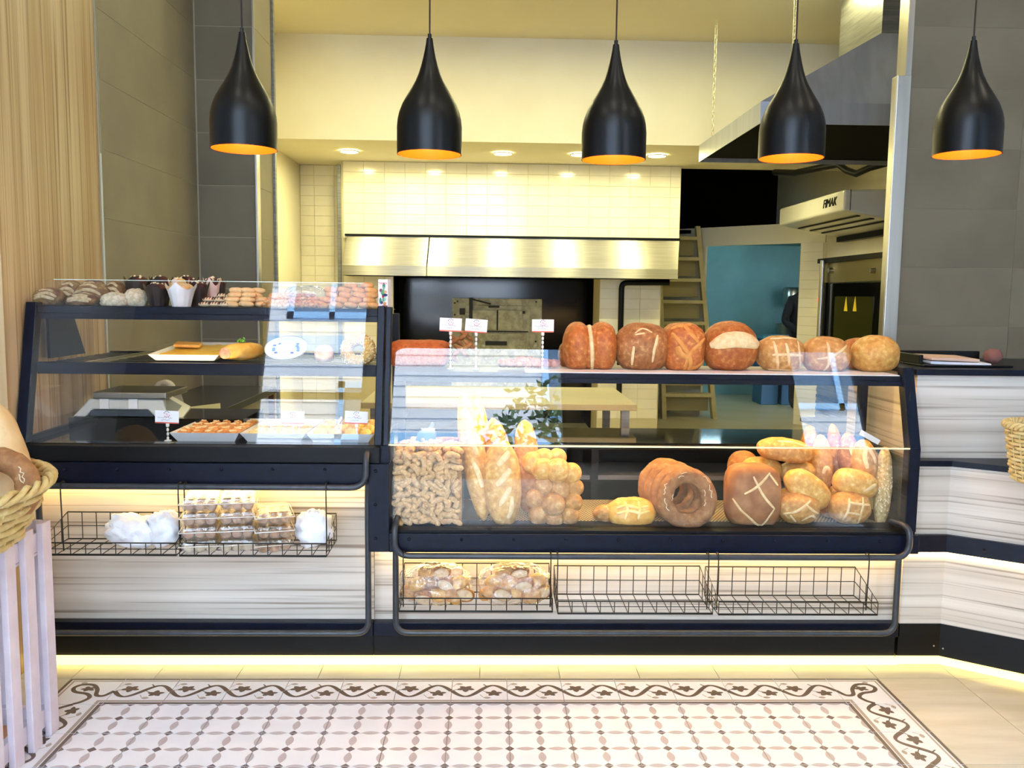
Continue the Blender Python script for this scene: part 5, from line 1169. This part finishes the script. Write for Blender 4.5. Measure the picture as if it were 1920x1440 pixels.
letters('TAMEK', .0115, PR['red'], ct, O0+R0@Vector((0, -.0168, zb_+H_*.86)), R0)
MB().box(cx+.005, cx+.03, cy-.0, cy+.08, ZSL-.004+.0, ZSL-.001).build('card_flap', M('kraft_card', '#b7a877', rough=.7), parent=ct)

# ---------------------------------------------------------------- middle shelf
S2 = ZML
TRAYM = M('white_tray', '#e6e2dd', rough=.3)
def tray(name, label, cx_, x0, x1, y0, y1, z, h, parent=None, lipw=.012):
    t = empty(name, ((x0+x1)/2, (y0+y1)/2, z), label, 'tray'); e = .022
    mb = MB().hexa([(x0+e, y0+e, z), (x1-e, y0+e, z), (x1-e, y1-e, z), (x0+e, y1-e, z), (x0+e, y0+e, z+.003), (x1-e, y0+e, z+.003), (x1-e, y1-e, z+.003), (x0+e, y1-e, z+.003)])
    mb.build('floor', TRAYM, parent=t)
    A = [(x0+e, y0+e), (x1-e, y0+e), (x1-e, y1-e), (x0+e, y1-e)]; Bq = [(x0, y0), (x1, y0), (x1, y1), (x0, y1)]; mb = MB()
    for i in range(4):
        j = (i+1) % 4; P = [(*A[i], z), (*A[j], z), (*Bq[j], z+h), (*Bq[i], z+h)]
        ctr = Vector(((x0+x1)/2, (y0+y1)/2, z+h)); mb.hexa(P+[tuple(Vector(p_)+(ctr-Vector(p_)).normalized()*.003) for p_ in P])
    mb.build('rim', TRAYM, parent=t); return t
a, b = at(281, 674, Y=3.30), at(412, 680, Y=3.30)
_tr = tray('pastry_tray', 'white tray of yellow cheese pastry on the middle shelf', 0, a.x, b.x, 3.28, 3.66, S2, .026)
YEL = M('yellow_pastry', '#e8b22e', '#f3c850', scale=20, c3='#d99a3c', rough=.5, bump=.3, bscale=40)
mb = MB(); n = 14
for i in range(n):
    for j in range(n):
        x = a.x+.02+(b.x-a.x-.04)*i/(n-1); y = 3.30+.34*j/(n-1); mb.v.append(Vector((x, y, S2+.019+.007*noise.noise(Vector((x*30, y*18, 0))))))
mb.f = [[i*n+j, (i+1)*n+j, (i+1)*n+j+1, i*n+j+1] for i in range(n-1) for j in range(n-1)]; mb.m = [0]*len(mb.f); mb.s = [True]*len(mb.f)
mb.box(a.x+.024, b.x-.024, 3.306, 3.634, S2+.004, S2+.014)
tag(mb.build('cheese_pastry', YEL, base=True), 'flat yellow cheese pastry sheet lying in the white tray', 'pastry')
p = at(350, 655, Y=3.5); tag(MB().obox((p.x, 3.52, S2+.033), (.10, .10, .012), (0, .06, .2)).build('pastry_square', M('orange_pastry', '#d9932e', '#e6a845', scale=30, rough=.5), base=True, bevel=.004), 'square orange pastry slice on top of the yellow sheet', 'pastry')
for o_ in (_tr, bpy.data.objects['cheese_pastry'], bpy.data.objects['pastry_square']):      # the tray is propped up at the back
    dy = o_.location.y-3.47; o_.rotation_euler.x = .07; o_.location.z += .0135+.07*dy
sw = empty('stuffed_roll', at(452, 675, Y=3.36), 'long golden sandwich roll with parsley sprig on the middle shelf', 'sandwich'); sw.location.z = S2
A_, B_ = at(425, 664, Y=3.305), at(487, 648, Y=3.46)
o = MB(); d = Vector((B_.x-A_.x, B_.y-A_.y, 0)); L_ = d.length; R1 = Matrix.Rotation(math.atan2(d.y, d.x), 3, 'Z')
o.ell((0, 0, 0), (L_/2+.01, .036, .034), 30, 18, 2.6, .06, 2, 3); o.v = [Vector(((A_.x+B_.x)/2, (A_.y+B_.y)/2, S2+.034))+R1@v for v in o.v]; o.build('roll', M('yellow_roll', '#e0a03c', '#efc064', scale=25, rough=.5, bump=.2), parent=sw)
MB().ell((A_.x-.004, A_.y-.006, S2+.032), (.022, .014, .022), 18, 10).build('filling_end', M('pink_filling', '#e9b08c', '#d98f66', scale=60, rough=.6), parent=sw)
lf_ = MB()
for k in range(9):
    q_ = Vector(((A_.x+B_.x)/2-.005+random.uniform(-.014, .014), (A_.y+B_.y)/2-.01+random.uniform(-.01, .01), S2+.07+random.uniform(0, .014))); lf_.ell(q_, (.007, .004, .004), 6, 4, rot=(random.random()*3, random.random()*3, 0))
lf_.build('parsley', M('parsley_green', '#5d9a2e', rough=.6), parent=sw)
def plate_cake():
    c = at(537, 651, Y=3.40); t = empty('flower_plate', (c.x, 3.42, S2), 'round white plate with blue flower pattern propped on the middle shelf', 'plate')
    R_ = Euler((radians(-62), 0, 0)).to_matrix(); r_ = .082
    def add(nm, mb, mat): mb.v = [Vector((c.x, 3.40, S2+.047))+Euler((radians(28), 0, 0)).to_matrix()@v for v in mb.v]; return mb.build(nm, mat, parent=t)
    pm2 = M('white_porcelain', '#efeaec', rough=.15)
    add('dish', MB().lathe([(.001, -.012), (.05, -.012), (r_, .002), (r_, .008), (.055, -.002), (.001, -.002)], 40), pm2)
    add('raised_rim', MB().lathe([(.066, -.004), (.075, .010), (.083, .006), (.083, .0)], 40), pm2)
    bl = M('cobalt_print', '#5468b8', rough=.3)
    for k in range(14):
        an = 2*pi*k/14+random.uniform(-.1, .1); rr = .045+random.uniform(-.006, .006)
        if abs(sin(an)) > .93: continue
        add('flower_print', MB().ell((rr*cos(an)*1.1, rr*sin(an)*.9, .001), (.007, .006, .0025), 8, 6), bl)
    add('cream_cake', MB().ell((0, 0, .004), (.032, .03, .014), 24, 12), M('cream_icing', '#efe6e2', rough=.6))
plate_cake()
t = at(608, 660, Y=3.36); lpx('filled_roll', 'small pink-topped filled roll beside the sesame ring', 590, 646, 626, 678, 3.35, .045, M('pink_roll', '#dba890', '#e8c3ae', scale=30, rough=.6), base=S2, cat='pastry')
ss_ = ring('sesame_ring', 'thick sesame-coated bread ring at the right end of the middle shelf', 672, 657, .045, .024, 3.36, radians(-24), M('sesame_crust', '#c99a4c', '#e2c07a', scale=120, rough=.7, bump=.7, bscale=160), cracks=0)
sd2 = MB()
for k in range(160):
    a_ = random.uniform(0, 2*pi); b_ = random.uniform(-2.7, .3); rr = .0255
    sd2.ell(((.045+rr*cos(b_))*cos(a_), rr*.88*sin(b_), (.045+rr*cos(b_))*sin(a_)), (.0025, .002, .0032), 5, 4)
e = sd2.build('sesame_seeds', SEED); e.parent = ss_; e['kind'] = 'stuff'

# ---------------------------------------------------------------- trays on the deck of the pastry case
S3 = DECKL
def deck_tray(x0, x1, label):
    a, b = at(x0, 832, Y=3.18), at(x1, 832, Y=3.18); tray('deep_tray', label, 0, a.x, b.x, 3.18, 3.56, S3, .035); return a.x, b.x
t1 = deck_tray(318, 448, 'white tray of orange curled pastries on the lower deck'); t2 = deck_tray(450, 572, 'white tray of pale pastries in the middle of the lower deck'); t3 = deck_tray(574, 700, 'white tray of yellow folded rolls at the right of the lower deck')
def roll_proto(name, mat, label, group, rx, ry, rz):
    mb = MB().ell((0, 0, 0), (rx, ry, rz), 16, 10, 2.2, .15, 3, rx*100)
    sp_ = [(rx*.7*(1-k/16)*cos(k*.75), ry*.6*(1-k/16)*sin(k*.75), rz*.92) for k in range(14)]
    o = mb.build(name, mat); e = MB().tube(sp_, .003, 5).build('curl', SC); e.parent = o; return tag(o, label, 'pastry', group)
r1 = roll_proto('curled_pastry', M('orange_curl', '#c97a34', '#dd9a52', scale=50, rough=.5, bump=.3), 'small orange-brown curled pastry in the left deck tray', 'curled pastries in the left tray', .022, .02, .016)
for i in range(5):
    for j in range(7): place(r1, (t1[0]+.036+(t1[1]-t1[0]-.07)*i/4+random.uniform(-.004, .004), 3.225+.048*j, S3+.022+.004*(j % 2)), (random.uniform(-.2, .2), random.uniform(-.2, .2), random.uniform(0, 3)))
r2 = roll_proto('pale_pastry', M('pale_yellow_pastry', '#eccf7c', '#f2dd9c', scale=40, rough=.5, bump=.2), 'pale yellow small pastry in the middle deck tray', 'pale pastries in the middle tray', .024, .022, .015)
for i in range(4):
    for j in range(4): place(r2, (t2[0]+.036+(t2[1]-t2[0]-.07)*i/3, 3.225+.052*j, S3+.021), (0, 0, random.uniform(0, 3)))
r3 = roll_proto('folded_roll', M('yellow_fold', '#ecbf52', '#f5d684', scale=30, rough=.45, bump=.2), 'yellow folded roll lying in the right deck tray', 'folded rolls in the right tray', .024, .052, .020)
for i in range(4):
    for j in range(3): place(r3, (t3[0]+.04+(t3[1]-t3[0]-.08)*i/3, 3.25+.105*j, S3+.026), (0, 0, .25))
tg = empty('serving_tongs', at(625, 815, Y=3.33), 'steel serving tongs standing in the right deck tray', 'tongs')
for s in (0, 1): MB().tube([at(618+3*s, 822, Y=3.33), at(628+2*s, 806, Y=3.34), at(640+s, 783, Y=3.38)], [.007, .006, .008], 8, flat=.35).build('arm', STEEL, parent=tg)

# ---------------------------------------------------------------- price tags
CARD = M('white_card', '#f4f2f2', rough=.6); REDS = M('coral_strip', '#d9604a', rough=.6); INK = M('grey_ink', '#4a4a58', rough=.7); LOGO = M('pink_ink', '#d0617a', rough=.7); CLR = M('frosted_clip', '#e6e2d8', rough=.3)
def price_tag(px, py, wpx, hpx, pyb, Y, zbase, label, tilt=0.0):
    c = at(px, py, Y=Y); k = Y/F_PX; w_, h_ = wpx*k/2, hpx*k/2; ba = at(px, pyb, Y=Y)
    t = empty('price_tag', (c.x, Y, zbase), label, 'price tag', 'price tags in the cases'); R_ = Euler((0, radians(tilt), 0)).to_matrix()
    def add(nm, mb, mat): mb.v = [c+R_@v for v in mb.v]; return mb.build(nm, mat, parent=t)
    cd_ = add('card', MB().box(-w_, w_, 0, .0012, -h_, h_), CARD)
    add('coral_strip', MB().box(-w_, w_, -.0006, 0, -h_, -h_+.0045), REDS)
    for i in range(10):
        if i in (0, 5): continue
        a0 = 2*pi*i/10; pts = [(.0105*cos(a0+.4*q_/3), -.0008, h_*.45+.0105*sin(a0+.4*q_/3)) for q_ in range(4)]
        add('logo_ring', MB().tube(pts, .0013, 5), INK if i in (1, 2, 3, 4) else LOGO)
    lg = letters('G', .012, LOGO, t, c+R_@Vector((0, -.001, h_*.45)), R_, 'logo_letter')
    rr = random.Random(px)
    for row in range(2):
        x = -w_*.8 if row == 0 else -w_*.5; pts = []; xe = w_*.5 if row == 0 else w_*.25
        while x < xe: pts.append((x, -.0007, -h_*(.08+.38*row)+rr.uniform(-.0028, .0028))); x += rr.uniform(.0016, .003)
        add('handwriting', MB().tube(pts, .0005, 4), INK)
    zlow = zbase; n = 3; z1 = c.z-h_
    MB().lathe([(.004, 0), (.0065, .004), (.0065, .012), (.003, .016)], 12, (c.x, Y+.004, z1-.014)).build('clip', CLR, parent=t)
    m_ = max(2, int((z1-.014-zlow)/.016))
    for i in range(m_): z = zlow+.004+(z1-.014-zlow-.004)*i/m_; MB().ell((c.x, Y+.004, z+.006), (.0048, .0048, .0075), 12, 8).build('bead', CLR, parent=t)
    MB().lathe([(.001, 0), (.013, 0), (.013, .003), (.001, .006)], 16, (c.x, Y+.004, zlow)).build('foot', CLR, parent=t)
price_tag(845, 609, 41, 25, 665, 3.30, ZSR, 'white price card above the sponge cake end, leftmost of the three upper tags', 2)
price_tag(893, 611, 41, 25, 668, 3.29, ZSR, 'white price card above the baked sticks, middle of the three upper tags', 4)
price_tag(1018, 611, 41, 24, 670, 3.29, ZSR, 'white price card above the nut cookies, rightmost of the upper tags', 0)
price_tag(313, 782, 44, 24, 830, 3.20, DECKL, 'white price card standing left of the orange pastry tray', 2)
price_tag(549, 783, 43, 24, 826, 3.22, DECKL+.004, 'white price card standing in the middle deck tray', 1)
price_tag(668, 783, 43, 24, 826, 3.22, DECKL+.004, 'white price card standing in the folded roll tray', 2)
# ---------------------------------------------------------------- wire baskets hung on the bars
WIRE = M('black_wire', '#14140f', rough=.4)
def wbasket(pxl, pxr, pyb, pyf, pyk, zb_, label, yf=3.0, yk=3.205, hooks=(.1, .9)):
    x0, x1 = at(pxl, pyb, Y=yf).x, at(pxr, pyb, Y=yf).x; z0 = at((pxl+pxr)/2, pyb, Y=yf).z; zf = at((pxl+pxr)/2, pyf, Y=yf).z; zk = at((pxl+pxr)/2, pyk, Y=yk).z
    t = empty('wire_basket', ((x0+x1)/2, (yf+yk)/2, z0), label, 'wire basket', 'black wire baskets on the counter front'); r_ = .0017
    n = max(4, round((x1-x0)/.0525)); xs = [x0+(x1-x0)*i/n for i in range(n+1)]; ym = (yf+yk)/2
    mb = MB()
    for x in xs: mb.cyl((x, yf, z0), (x, yk, z0), r_, n=5, caps=False)
    for y in (yf+(yk-yf)*.33, yf+(yk-yf)*.66): mb.cyl((x0, y, z0+.002), (x1, y, z0+.002), r_, n=5, caps=False)
    mb.build('floor_grid', WIRE, parent=t)
    mb = MB()
    for x in xs: mb.cyl((x, yf, z0), (x, yf, zf), r_, n=5, caps=False)
    mb.cyl((x0, yf-.001, z0+.004), (x1, yf-.001, z0+.004), r_, n=5)
    mb.build('front_grid', WIRE, parent=t)
    mb = MB()
    for x in xs: mb.cyl((x, yk, z0), (x, yk, zk), r_, n=5, caps=False)
    mb.cyl((x0, yk-.002, (z0+zk)/2), (x1, yk-.002, (z0+zk)/2), r_, n=5); mb.build('back_grid', WIRE, parent=t)
    for x in (x0, x1):
        mb = MB()
        for f_ in (.25, .5, .75): y = yf+(yk-yf)*f_; mb.cyl((x, y, z0), (x, y, zf+(zk-zf)*f_), r_, n=5, caps=False)
        mb.cyl((x, yf, (z0+zf)/2), (x, yk, (z0+zk)/2), r_, n=5); mb.build('side_grid', WIRE, parent=t)
    MB().tube([(x0, yf, zf), (x1, yf, zf), (x1, yk, zk), (x0, yk, zk)], .0026, 6, closed=True).tube([(x0, yf, z0), (x1, yf, z0), (x1, yk, z0), (x0, yk, z0)], .0026, 6, closed=True).build('rim', WIRE, parent=t)
    for f_ in hooks:
        x = x0+(x1-x0)*f_
        MB().tube(bend([(x, 3.076, zb_-.004), (x, 3.076, zb_+.016), (x, 3.044, zb_+.016), (x, 3.044, zb_-.03), (x, 3.05, z0)], .012, 4), .0024, 6).build('hook', WIRE, parent=t)
    return x0, x1, yf, yk, z0
k1 = wbasket(76, 330, 1041, 1018, 960, zbar, 'black wire basket at far left holding two white bags', hooks=(.12, .995))
k2 = wbasket(337, 612, 1043, 1019, 962, zbar, 'black wire basket of clear cookie boxes under the pastry case', hooks=(.012, .985))
k3 = wbasket(748, 1036, 1147, 1122, 1056, zbar2, 'black wire basket holding two bags of bread', hooks=(.02, .99))
k4 = wbasket(1046, 1336, 1151, 1128, 1061, zbar2, 'empty black wire basket in the middle of the bread case', hooks=(.0, .985))
k5 = wbasket(1347, 1645, 1153, 1129, 1063, zbar2, 'empty black wire basket at the right end', hooks=(.01, .965))
# white crumpled bags
CRM = M('white_crumpled_bag', '#f2f3f6', '#e6e8ee', scale=20, rough=.5, bump=.6, bscale=25)
def wbag(px, py, r, Y, z0, label, sd, tilt=0):
    c = at(px, py, Y=Y); mb = MB().ell((0, 0, 0), r, 40, 24, 2.6, .22, 3.2, sd, flat=.75); R_ = Euler((0, radians(tilt), 0)).to_matrix(); mb.v = [R_@v for v in mb.v]
    zm = min(v.z for v in mb.v); mb.v = [v+Vector((c.x, Y, z0+.004-zm)) for v in mb.v]
    tag(mb.build('white_bag', CRM, base=True), label, 'bag', 'white bags in the baskets')
wbag(248, 1005, (.085, .07, .058), 3.10, k1[4], 'crumpled white bag lying in the far left basket', 2.2, 14)
wbag(312, 1003, (.056, .06, .066), 3.11, k1[4], 'crumpled white bag against the right side of the far left basket', 5.1, -20)
wbag(590, 1000, (.060, .065, .068), 3.11, k2[4], 'crumpled white bag right of the cookie boxes', 7.7, -18)
# clear boxes of cookies
PET = glass('clear_box_plastic', .10, (.98, .98, .98), .05, .25, 60, .05); PETE = M('clear_box_rim', '#e9e4d8', rough=.2)
FILL = [M('pink_beige_cookie', '#a98468', '#c49f82', scale=40, rough=.7, bump=.3), M('brown_beige_cookie', '#99704a', '#b88f64', scale=40, rough=.7, bump=.3), M('cream_cookie', '#dccdb0', '#c9b795', scale=40, rough=.7)]
def cbox_(px, lev, z, label, fill, yaw=0.0, Y=3.085, w_=.062, d_=.085, h_=.048):
    c = at(px, 1030-28*lev, Y=Y); t = empty('cookie_box', (c.x, Y, z), label, 'box', 'clear cookie boxes in the basket'); R_ = Euler((0, 0, yaw)).to_matrix(); O_ = Vector((c.x, Y, z))
    def add(nm, mb, mat, **k): mb.v = [O_+R_@v for v in mb.v]; return mb.build(nm, mat, parent=t, **k)
    e = .010
    add('tub', MB().hexa([(-w_+e, -d_+e, 0), (w_-e, -d_+e, 0), (w_-e, d_-e, 0), (-w_+e, d_-e, 0), (-w_, -d_, h_*.62), (w_, -d_, h_*.62), (w_, d_, h_*.62), (-w_, d_, h_*.62)]), PET, bevel=.004)
    add('flange', MB().tube([(-w_-.006, -d_-.006, h_*.64), (w_+.006, -d_-.006, h_*.64), (w_+.006, d_+.006, h_*.64), (-w_-.006, d_+.006, h_*.64)], .0022, 6, closed=True), PETE)
    add('lid', MB().hexa([(-w_, -d_, h_*.66), (w_, -d_, h_*.66), (w_, d_, h_*.66), (-w_, d_, h_*.66), (-w_+e*.7, -d_+e*.7, h_), (w_-e*.7, -d_+e*.7, h_), (w_-e*.7, d_-e*.7, h_), (-w_+e*.7, d_-e*.7, h_)]), PET, bevel=.004)
    mb = MB()
    for i in range(3):
        for j in range(4): mb.ell((-w_*.6+w_*.6*i, -d_*.68+d_*.45*j, h_*.34+random.uniform(-.002, .006)), (.0185, .0195, .0165), 10, 7, 2.4)
    o = add('cookies', mb, FILL[fill]); o['kind'] = 'stuff'
nm_ = ['bottom', 'second', 'third', 'top']
for lev in range(4): cbox_(380, lev, k2[4]+.004+.0505*lev, 'clear box of plain cookies, %s in the left stack of the basket' % nm_[lev], 2 if lev == 0 else 0, .18)
for lev in range(4): cbox_(447, lev, k2[4]+.004+.0505*lev, 'clear box of round cookies, %s in the middle stack of the basket' % nm_[lev], 2 if lev == 0 else 0, .22, Y=3.105)
for lev in range(3): cbox_(512, lev, k2[4]+.004+.0505*lev, 'clear box of brown cookies, %s in the right stack of the basket' % ['bottom', 'middle', 'top'][lev], 1, .32, Y=3.10)
# two bags of bread ends
for b_, (xa, xb, lab) in enumerate(((752, 884, 'clear bag of bread ends at the left of its basket'), (896, 1030, 'clear bag of bread ends at the right of its basket'))):
    rr = random.Random(b_+5); z0 = k3[4]+.004
    ends = [(.10, .0), (.32, .0), (.55, .0), (.78, .0), (.95, .0), (.2, 1), (.42, 1), (.66, 1), (.85, 1), (.35, 2), (.58, 2)]
    for k, (u, lv) in enumerate(ends):
        px = xa+(xb-xa)*(.06+.88*u); c = at(px, 1120, Y=3.09); w_ = .034+.008*rr.random()
        o = loaf('bread_end', 'cut bread end among many in the '+('left' if b_ == 0 else 'right')+' clear bag', (c.x, 3.07+.05*rr.random()+.012*lv, z0+.026+.038*lv+rr.uniform(0, .006)), (w_, .03, .026), [CT, CB, CG][k % 3], p=2.2, rot=(rr.uniform(-.4, .4), rr.uniform(-.6, .6), 0), group='bread ends in the %s bag' % ('left' if b_ == 0 else 'right'), nu=18, nv=12, flat=None)
        if k % 3 == 1:
            f_ = MB().ell((0, -.024, 0), (w_*.8, .008, .02), 16, 8).build('cut_face', M('pale_crumb', '#d9bf98', '#c9a97c', scale=60, rough=.8)); f_.parent = o
    c = at((xa+xb)/2, 1100, Y=3.09); hw = (xb-xa)/2*3.1/F_PX
    mb = MB().ell((c.x, 3.095, z0+.068), (hw, .075, .070), 56, 30, 2.8, .14, 3.0, 3.3+b_*4, flat=.95); tag(mb.build('bread_bag', FILM, base=True), lab, 'bag')

# ---------------------------------------------------------------- slatted stand with big basket at left
STM = M('lilac_white_paint', '#dcd2dc', '#d2c6d2', scale=12, rough=.6, bump=.1)
st = empty('slatted_stand', (-1.66, 2.46, 0), 'pale lilac wooden slatted stand under the big basket at left', 'stand')
zs = at(90, 972, X=-1.40).z
sl_ = None
ys = [at(106, 1367, Z=0).y-.02-.105*k for k in range(8)]
for k, y in enumerate(ys):
    MB().box(-1.405, -1.385, y-.026, y+.026, .0, zs).build('slat', STM, parent=st, bevel=.002)
for z in (.06, zs-.06): MB().box(-1.43, -1.405, ys[-1]-.026, ys[0]+.026, z-.03, z+.03).build('rail', STM, parent=st, bevel=.002)
for k in range(5): x = -1.44-.11*k; MB().box(x-.03, x+.03, ys[0]+.006, ys[0]+.026, .0, zs).build('slat', STM, parent=st, bevel=.002)
for z in (.06, zs-.06): MB().box(-1.93, -1.43, ys[0]-.02, ys[0]+.005, z-.03, z+.03).build('rail', STM, parent=st, bevel=.002)
MB().box(-1.93, -1.405, ys[-1]-.02, ys[0]-.02, zs-.10, zs-.092).build('top_board', STM, parent=st)
for k in range(4): MB().box(-1.93, -1.43, ys[0]-.12-.13*k-.045, ys[0]-.12-.13*k+.045, .05, .062).build('bottom_board', M('raw_pine', '#b5835c', rough=.7), parent=st)
WICK = M('wicker_cane', '#d9c288', '#c6ab6c', scale=30, c3='#e8d8a8', rough=.6, bump=.3, rnd=.05)
def wicker(root, cx, cy, z0, z1, rx0, ry0, rx1, ry1, rows, stakes, rim=.016, rot=0.0):
    """open oval basket: stakes, woven rows going in and out of them, twisted rim"""
    def P_(a, t, off=0.0):
        rx = rx0+(rx1-rx0)*t+off; ry = ry0+(ry1-ry0)*t+off; x, y = rx*cos(a), ry*sin(a)
        return Vector((cx+x*cos(rot)-y*sin(rot), cy+x*sin(rot)+y*cos(rot), z0+(z1-z0)*t))
    for k in range(stakes): a = 2*pi*k/stakes; MB().tube([P_(a, 0), P_(a, .5), P_(a, 1.0)], .0035, 5).build('stake', WICK, parent=root)
    for r_ in range(rows):
        t = (r_+.5)/rows; ph = (r_ % 2)*pi; pts = [P_(2*pi*i/(stakes*4), t, .0048*cos(stakes/2*2*pi*i/(stakes*4)*1.0+ph)) for i in range(stakes*4)]
        MB().tube(pts, (z1-z0)/rows*.46, 6, closed=True, flat=.75).build('weave', WICK, parent=root)
    for s in range(3):
        pts = []
        for i in range(140): a = 2*pi*i/140; b = a*14+2*pi*s/3; q_ = P_(a, 1.0, rim*.7*cos(b)); q_.z += rim*.7*sin(b); pts.append(q_)
        MB().tube(pts, rim*.55, 6, closed=True).build('rim_strand', WICK, parent=root)
    n = 40; V = [P_(2*pi*i/n, 0.02, -.006) for i in range(n)]; W_ = [v-Vector((0, 0, .008)) for v in V]
    MB().add(V+W_, [list(range(n)), list(range(n, 2*n))[::-1]]+[(i, n+i, n+(i+1) % n, (i+1) % n) for i in range(n)]).build('base', WICK, parent=root)
bz1 = at(110, 900, Y=2.45).z; bz0 = zs+.012
bcx, bcy = at(110, 900, Y=2.45).x-.365, 2.33
bk = empty('wicker_basket', (bcx, bcy, bz0), 'big oval wicker basket of large breads on the lilac stand', 'basket')
wicker(bk, bcx, bcy, bz0, bz1-.006, .26, .33, .345, .42, 7, 34, .016)
spx('long_loaf', 'long pale crusted loaf leaning in the big wicker basket', (-62, 745), (22, 975), 62, 2.60, 2.52, M('pale_bread_crust', '#dcb47c', '#e8cd9e', scale=10, c3='#c98f52', rough=.6, bump=.15), p=2.6)
spx('long_loaf', 'thin golden loaf edge behind the pale one in the big wicker basket', (-12, 770), (66, 950), 24, 2.70, 2.62, CG, p=2.4)
ring('ring_bread', 'big dark rye ring with pale cracks in the wicker basket', -8, 918, .083, .034, 2.40, radians(-16), CD, cracks=12, yaw=radians(10))
spx('long_loaf', 'shaded brown loaf seen through the big rye ring', (-40, 850), (-10, 985), 34, 2.50, 2.48, CB, p=2.2)
# ---------------------------------------------------------------- small basket on the right ledge
rk0 = at(1893, 770, Y=2.9); rz0 = .813
rb = empty('wicker_basket', (2.17, 2.78, rz0), 'small wicker basket with a pale loaf at the right edge', 'basket')
rcx = at(1878, 790, Y=2.85).x+.135
wicker(rb, rcx, 2.80, rz0+.01, at(1880, 798, Y=2.8).z, .10, .10, .132, .12, 14, 22, .012)
stick('long_loaf', 'pale loaf end resting in the small wicker basket', (rcx-.075, 2.74, rz0+.155), (rcx+.10, 2.82, rz0+.10), .045, M('pale_bread_crust', '#dcb47c'), p=2.4)
# ---------------------------------------------------------------- things on the raised box
zc_ = 1.159
dk = empty('document_tray', (at(1790, 688, Y=3.5).x, 3.5, zc_), 'black tray of papers lying on the raised wood box', 'tray')
a, b = at(1712, 690, Y=3.45).x, at(1875, 690, Y=3.45).x
MB().box(a, b, 3.36, 3.62, zc_, zc_+.008).build('base', BLACK, parent=dk, bevel=.003); MB().box(a, b, 3.60, 3.62, zc_+.008, zc_+.05).box(a, a+.015, 3.4, 3.60, zc_+.008, zc_+.045).build('rim', BLACK, parent=dk, bevel=.003)
PB = [('pale pink magazine on top of the black tray', '#d9b59c', .03, .20), ('white folded paper under the pink magazine in the tray', '#e2e4ea', .014, .24)]
for k, (lab, col, dzz, w_) in enumerate(PB):
    tag(MB().obox((a+.035+w_/2+.01*k, 3.47, zc_+dzz), (w_, .17, .012), (.03, .03, .05-.1*k)).build('magazine', M('paper_%d' % k, col, rough=.6), base=True, bevel=.003), lab, 'magazine')
tag(MB().ell(at(1862, 668, Y=3.55), (.035, .03, .03), 20, 12, 2.2, .2, 3, 4).build('cloth', M('dull_red_cloth', '#8a5a50', rough=.9), base=True), 'crumpled dull red cloth at the end of the black tray', 'cloth')
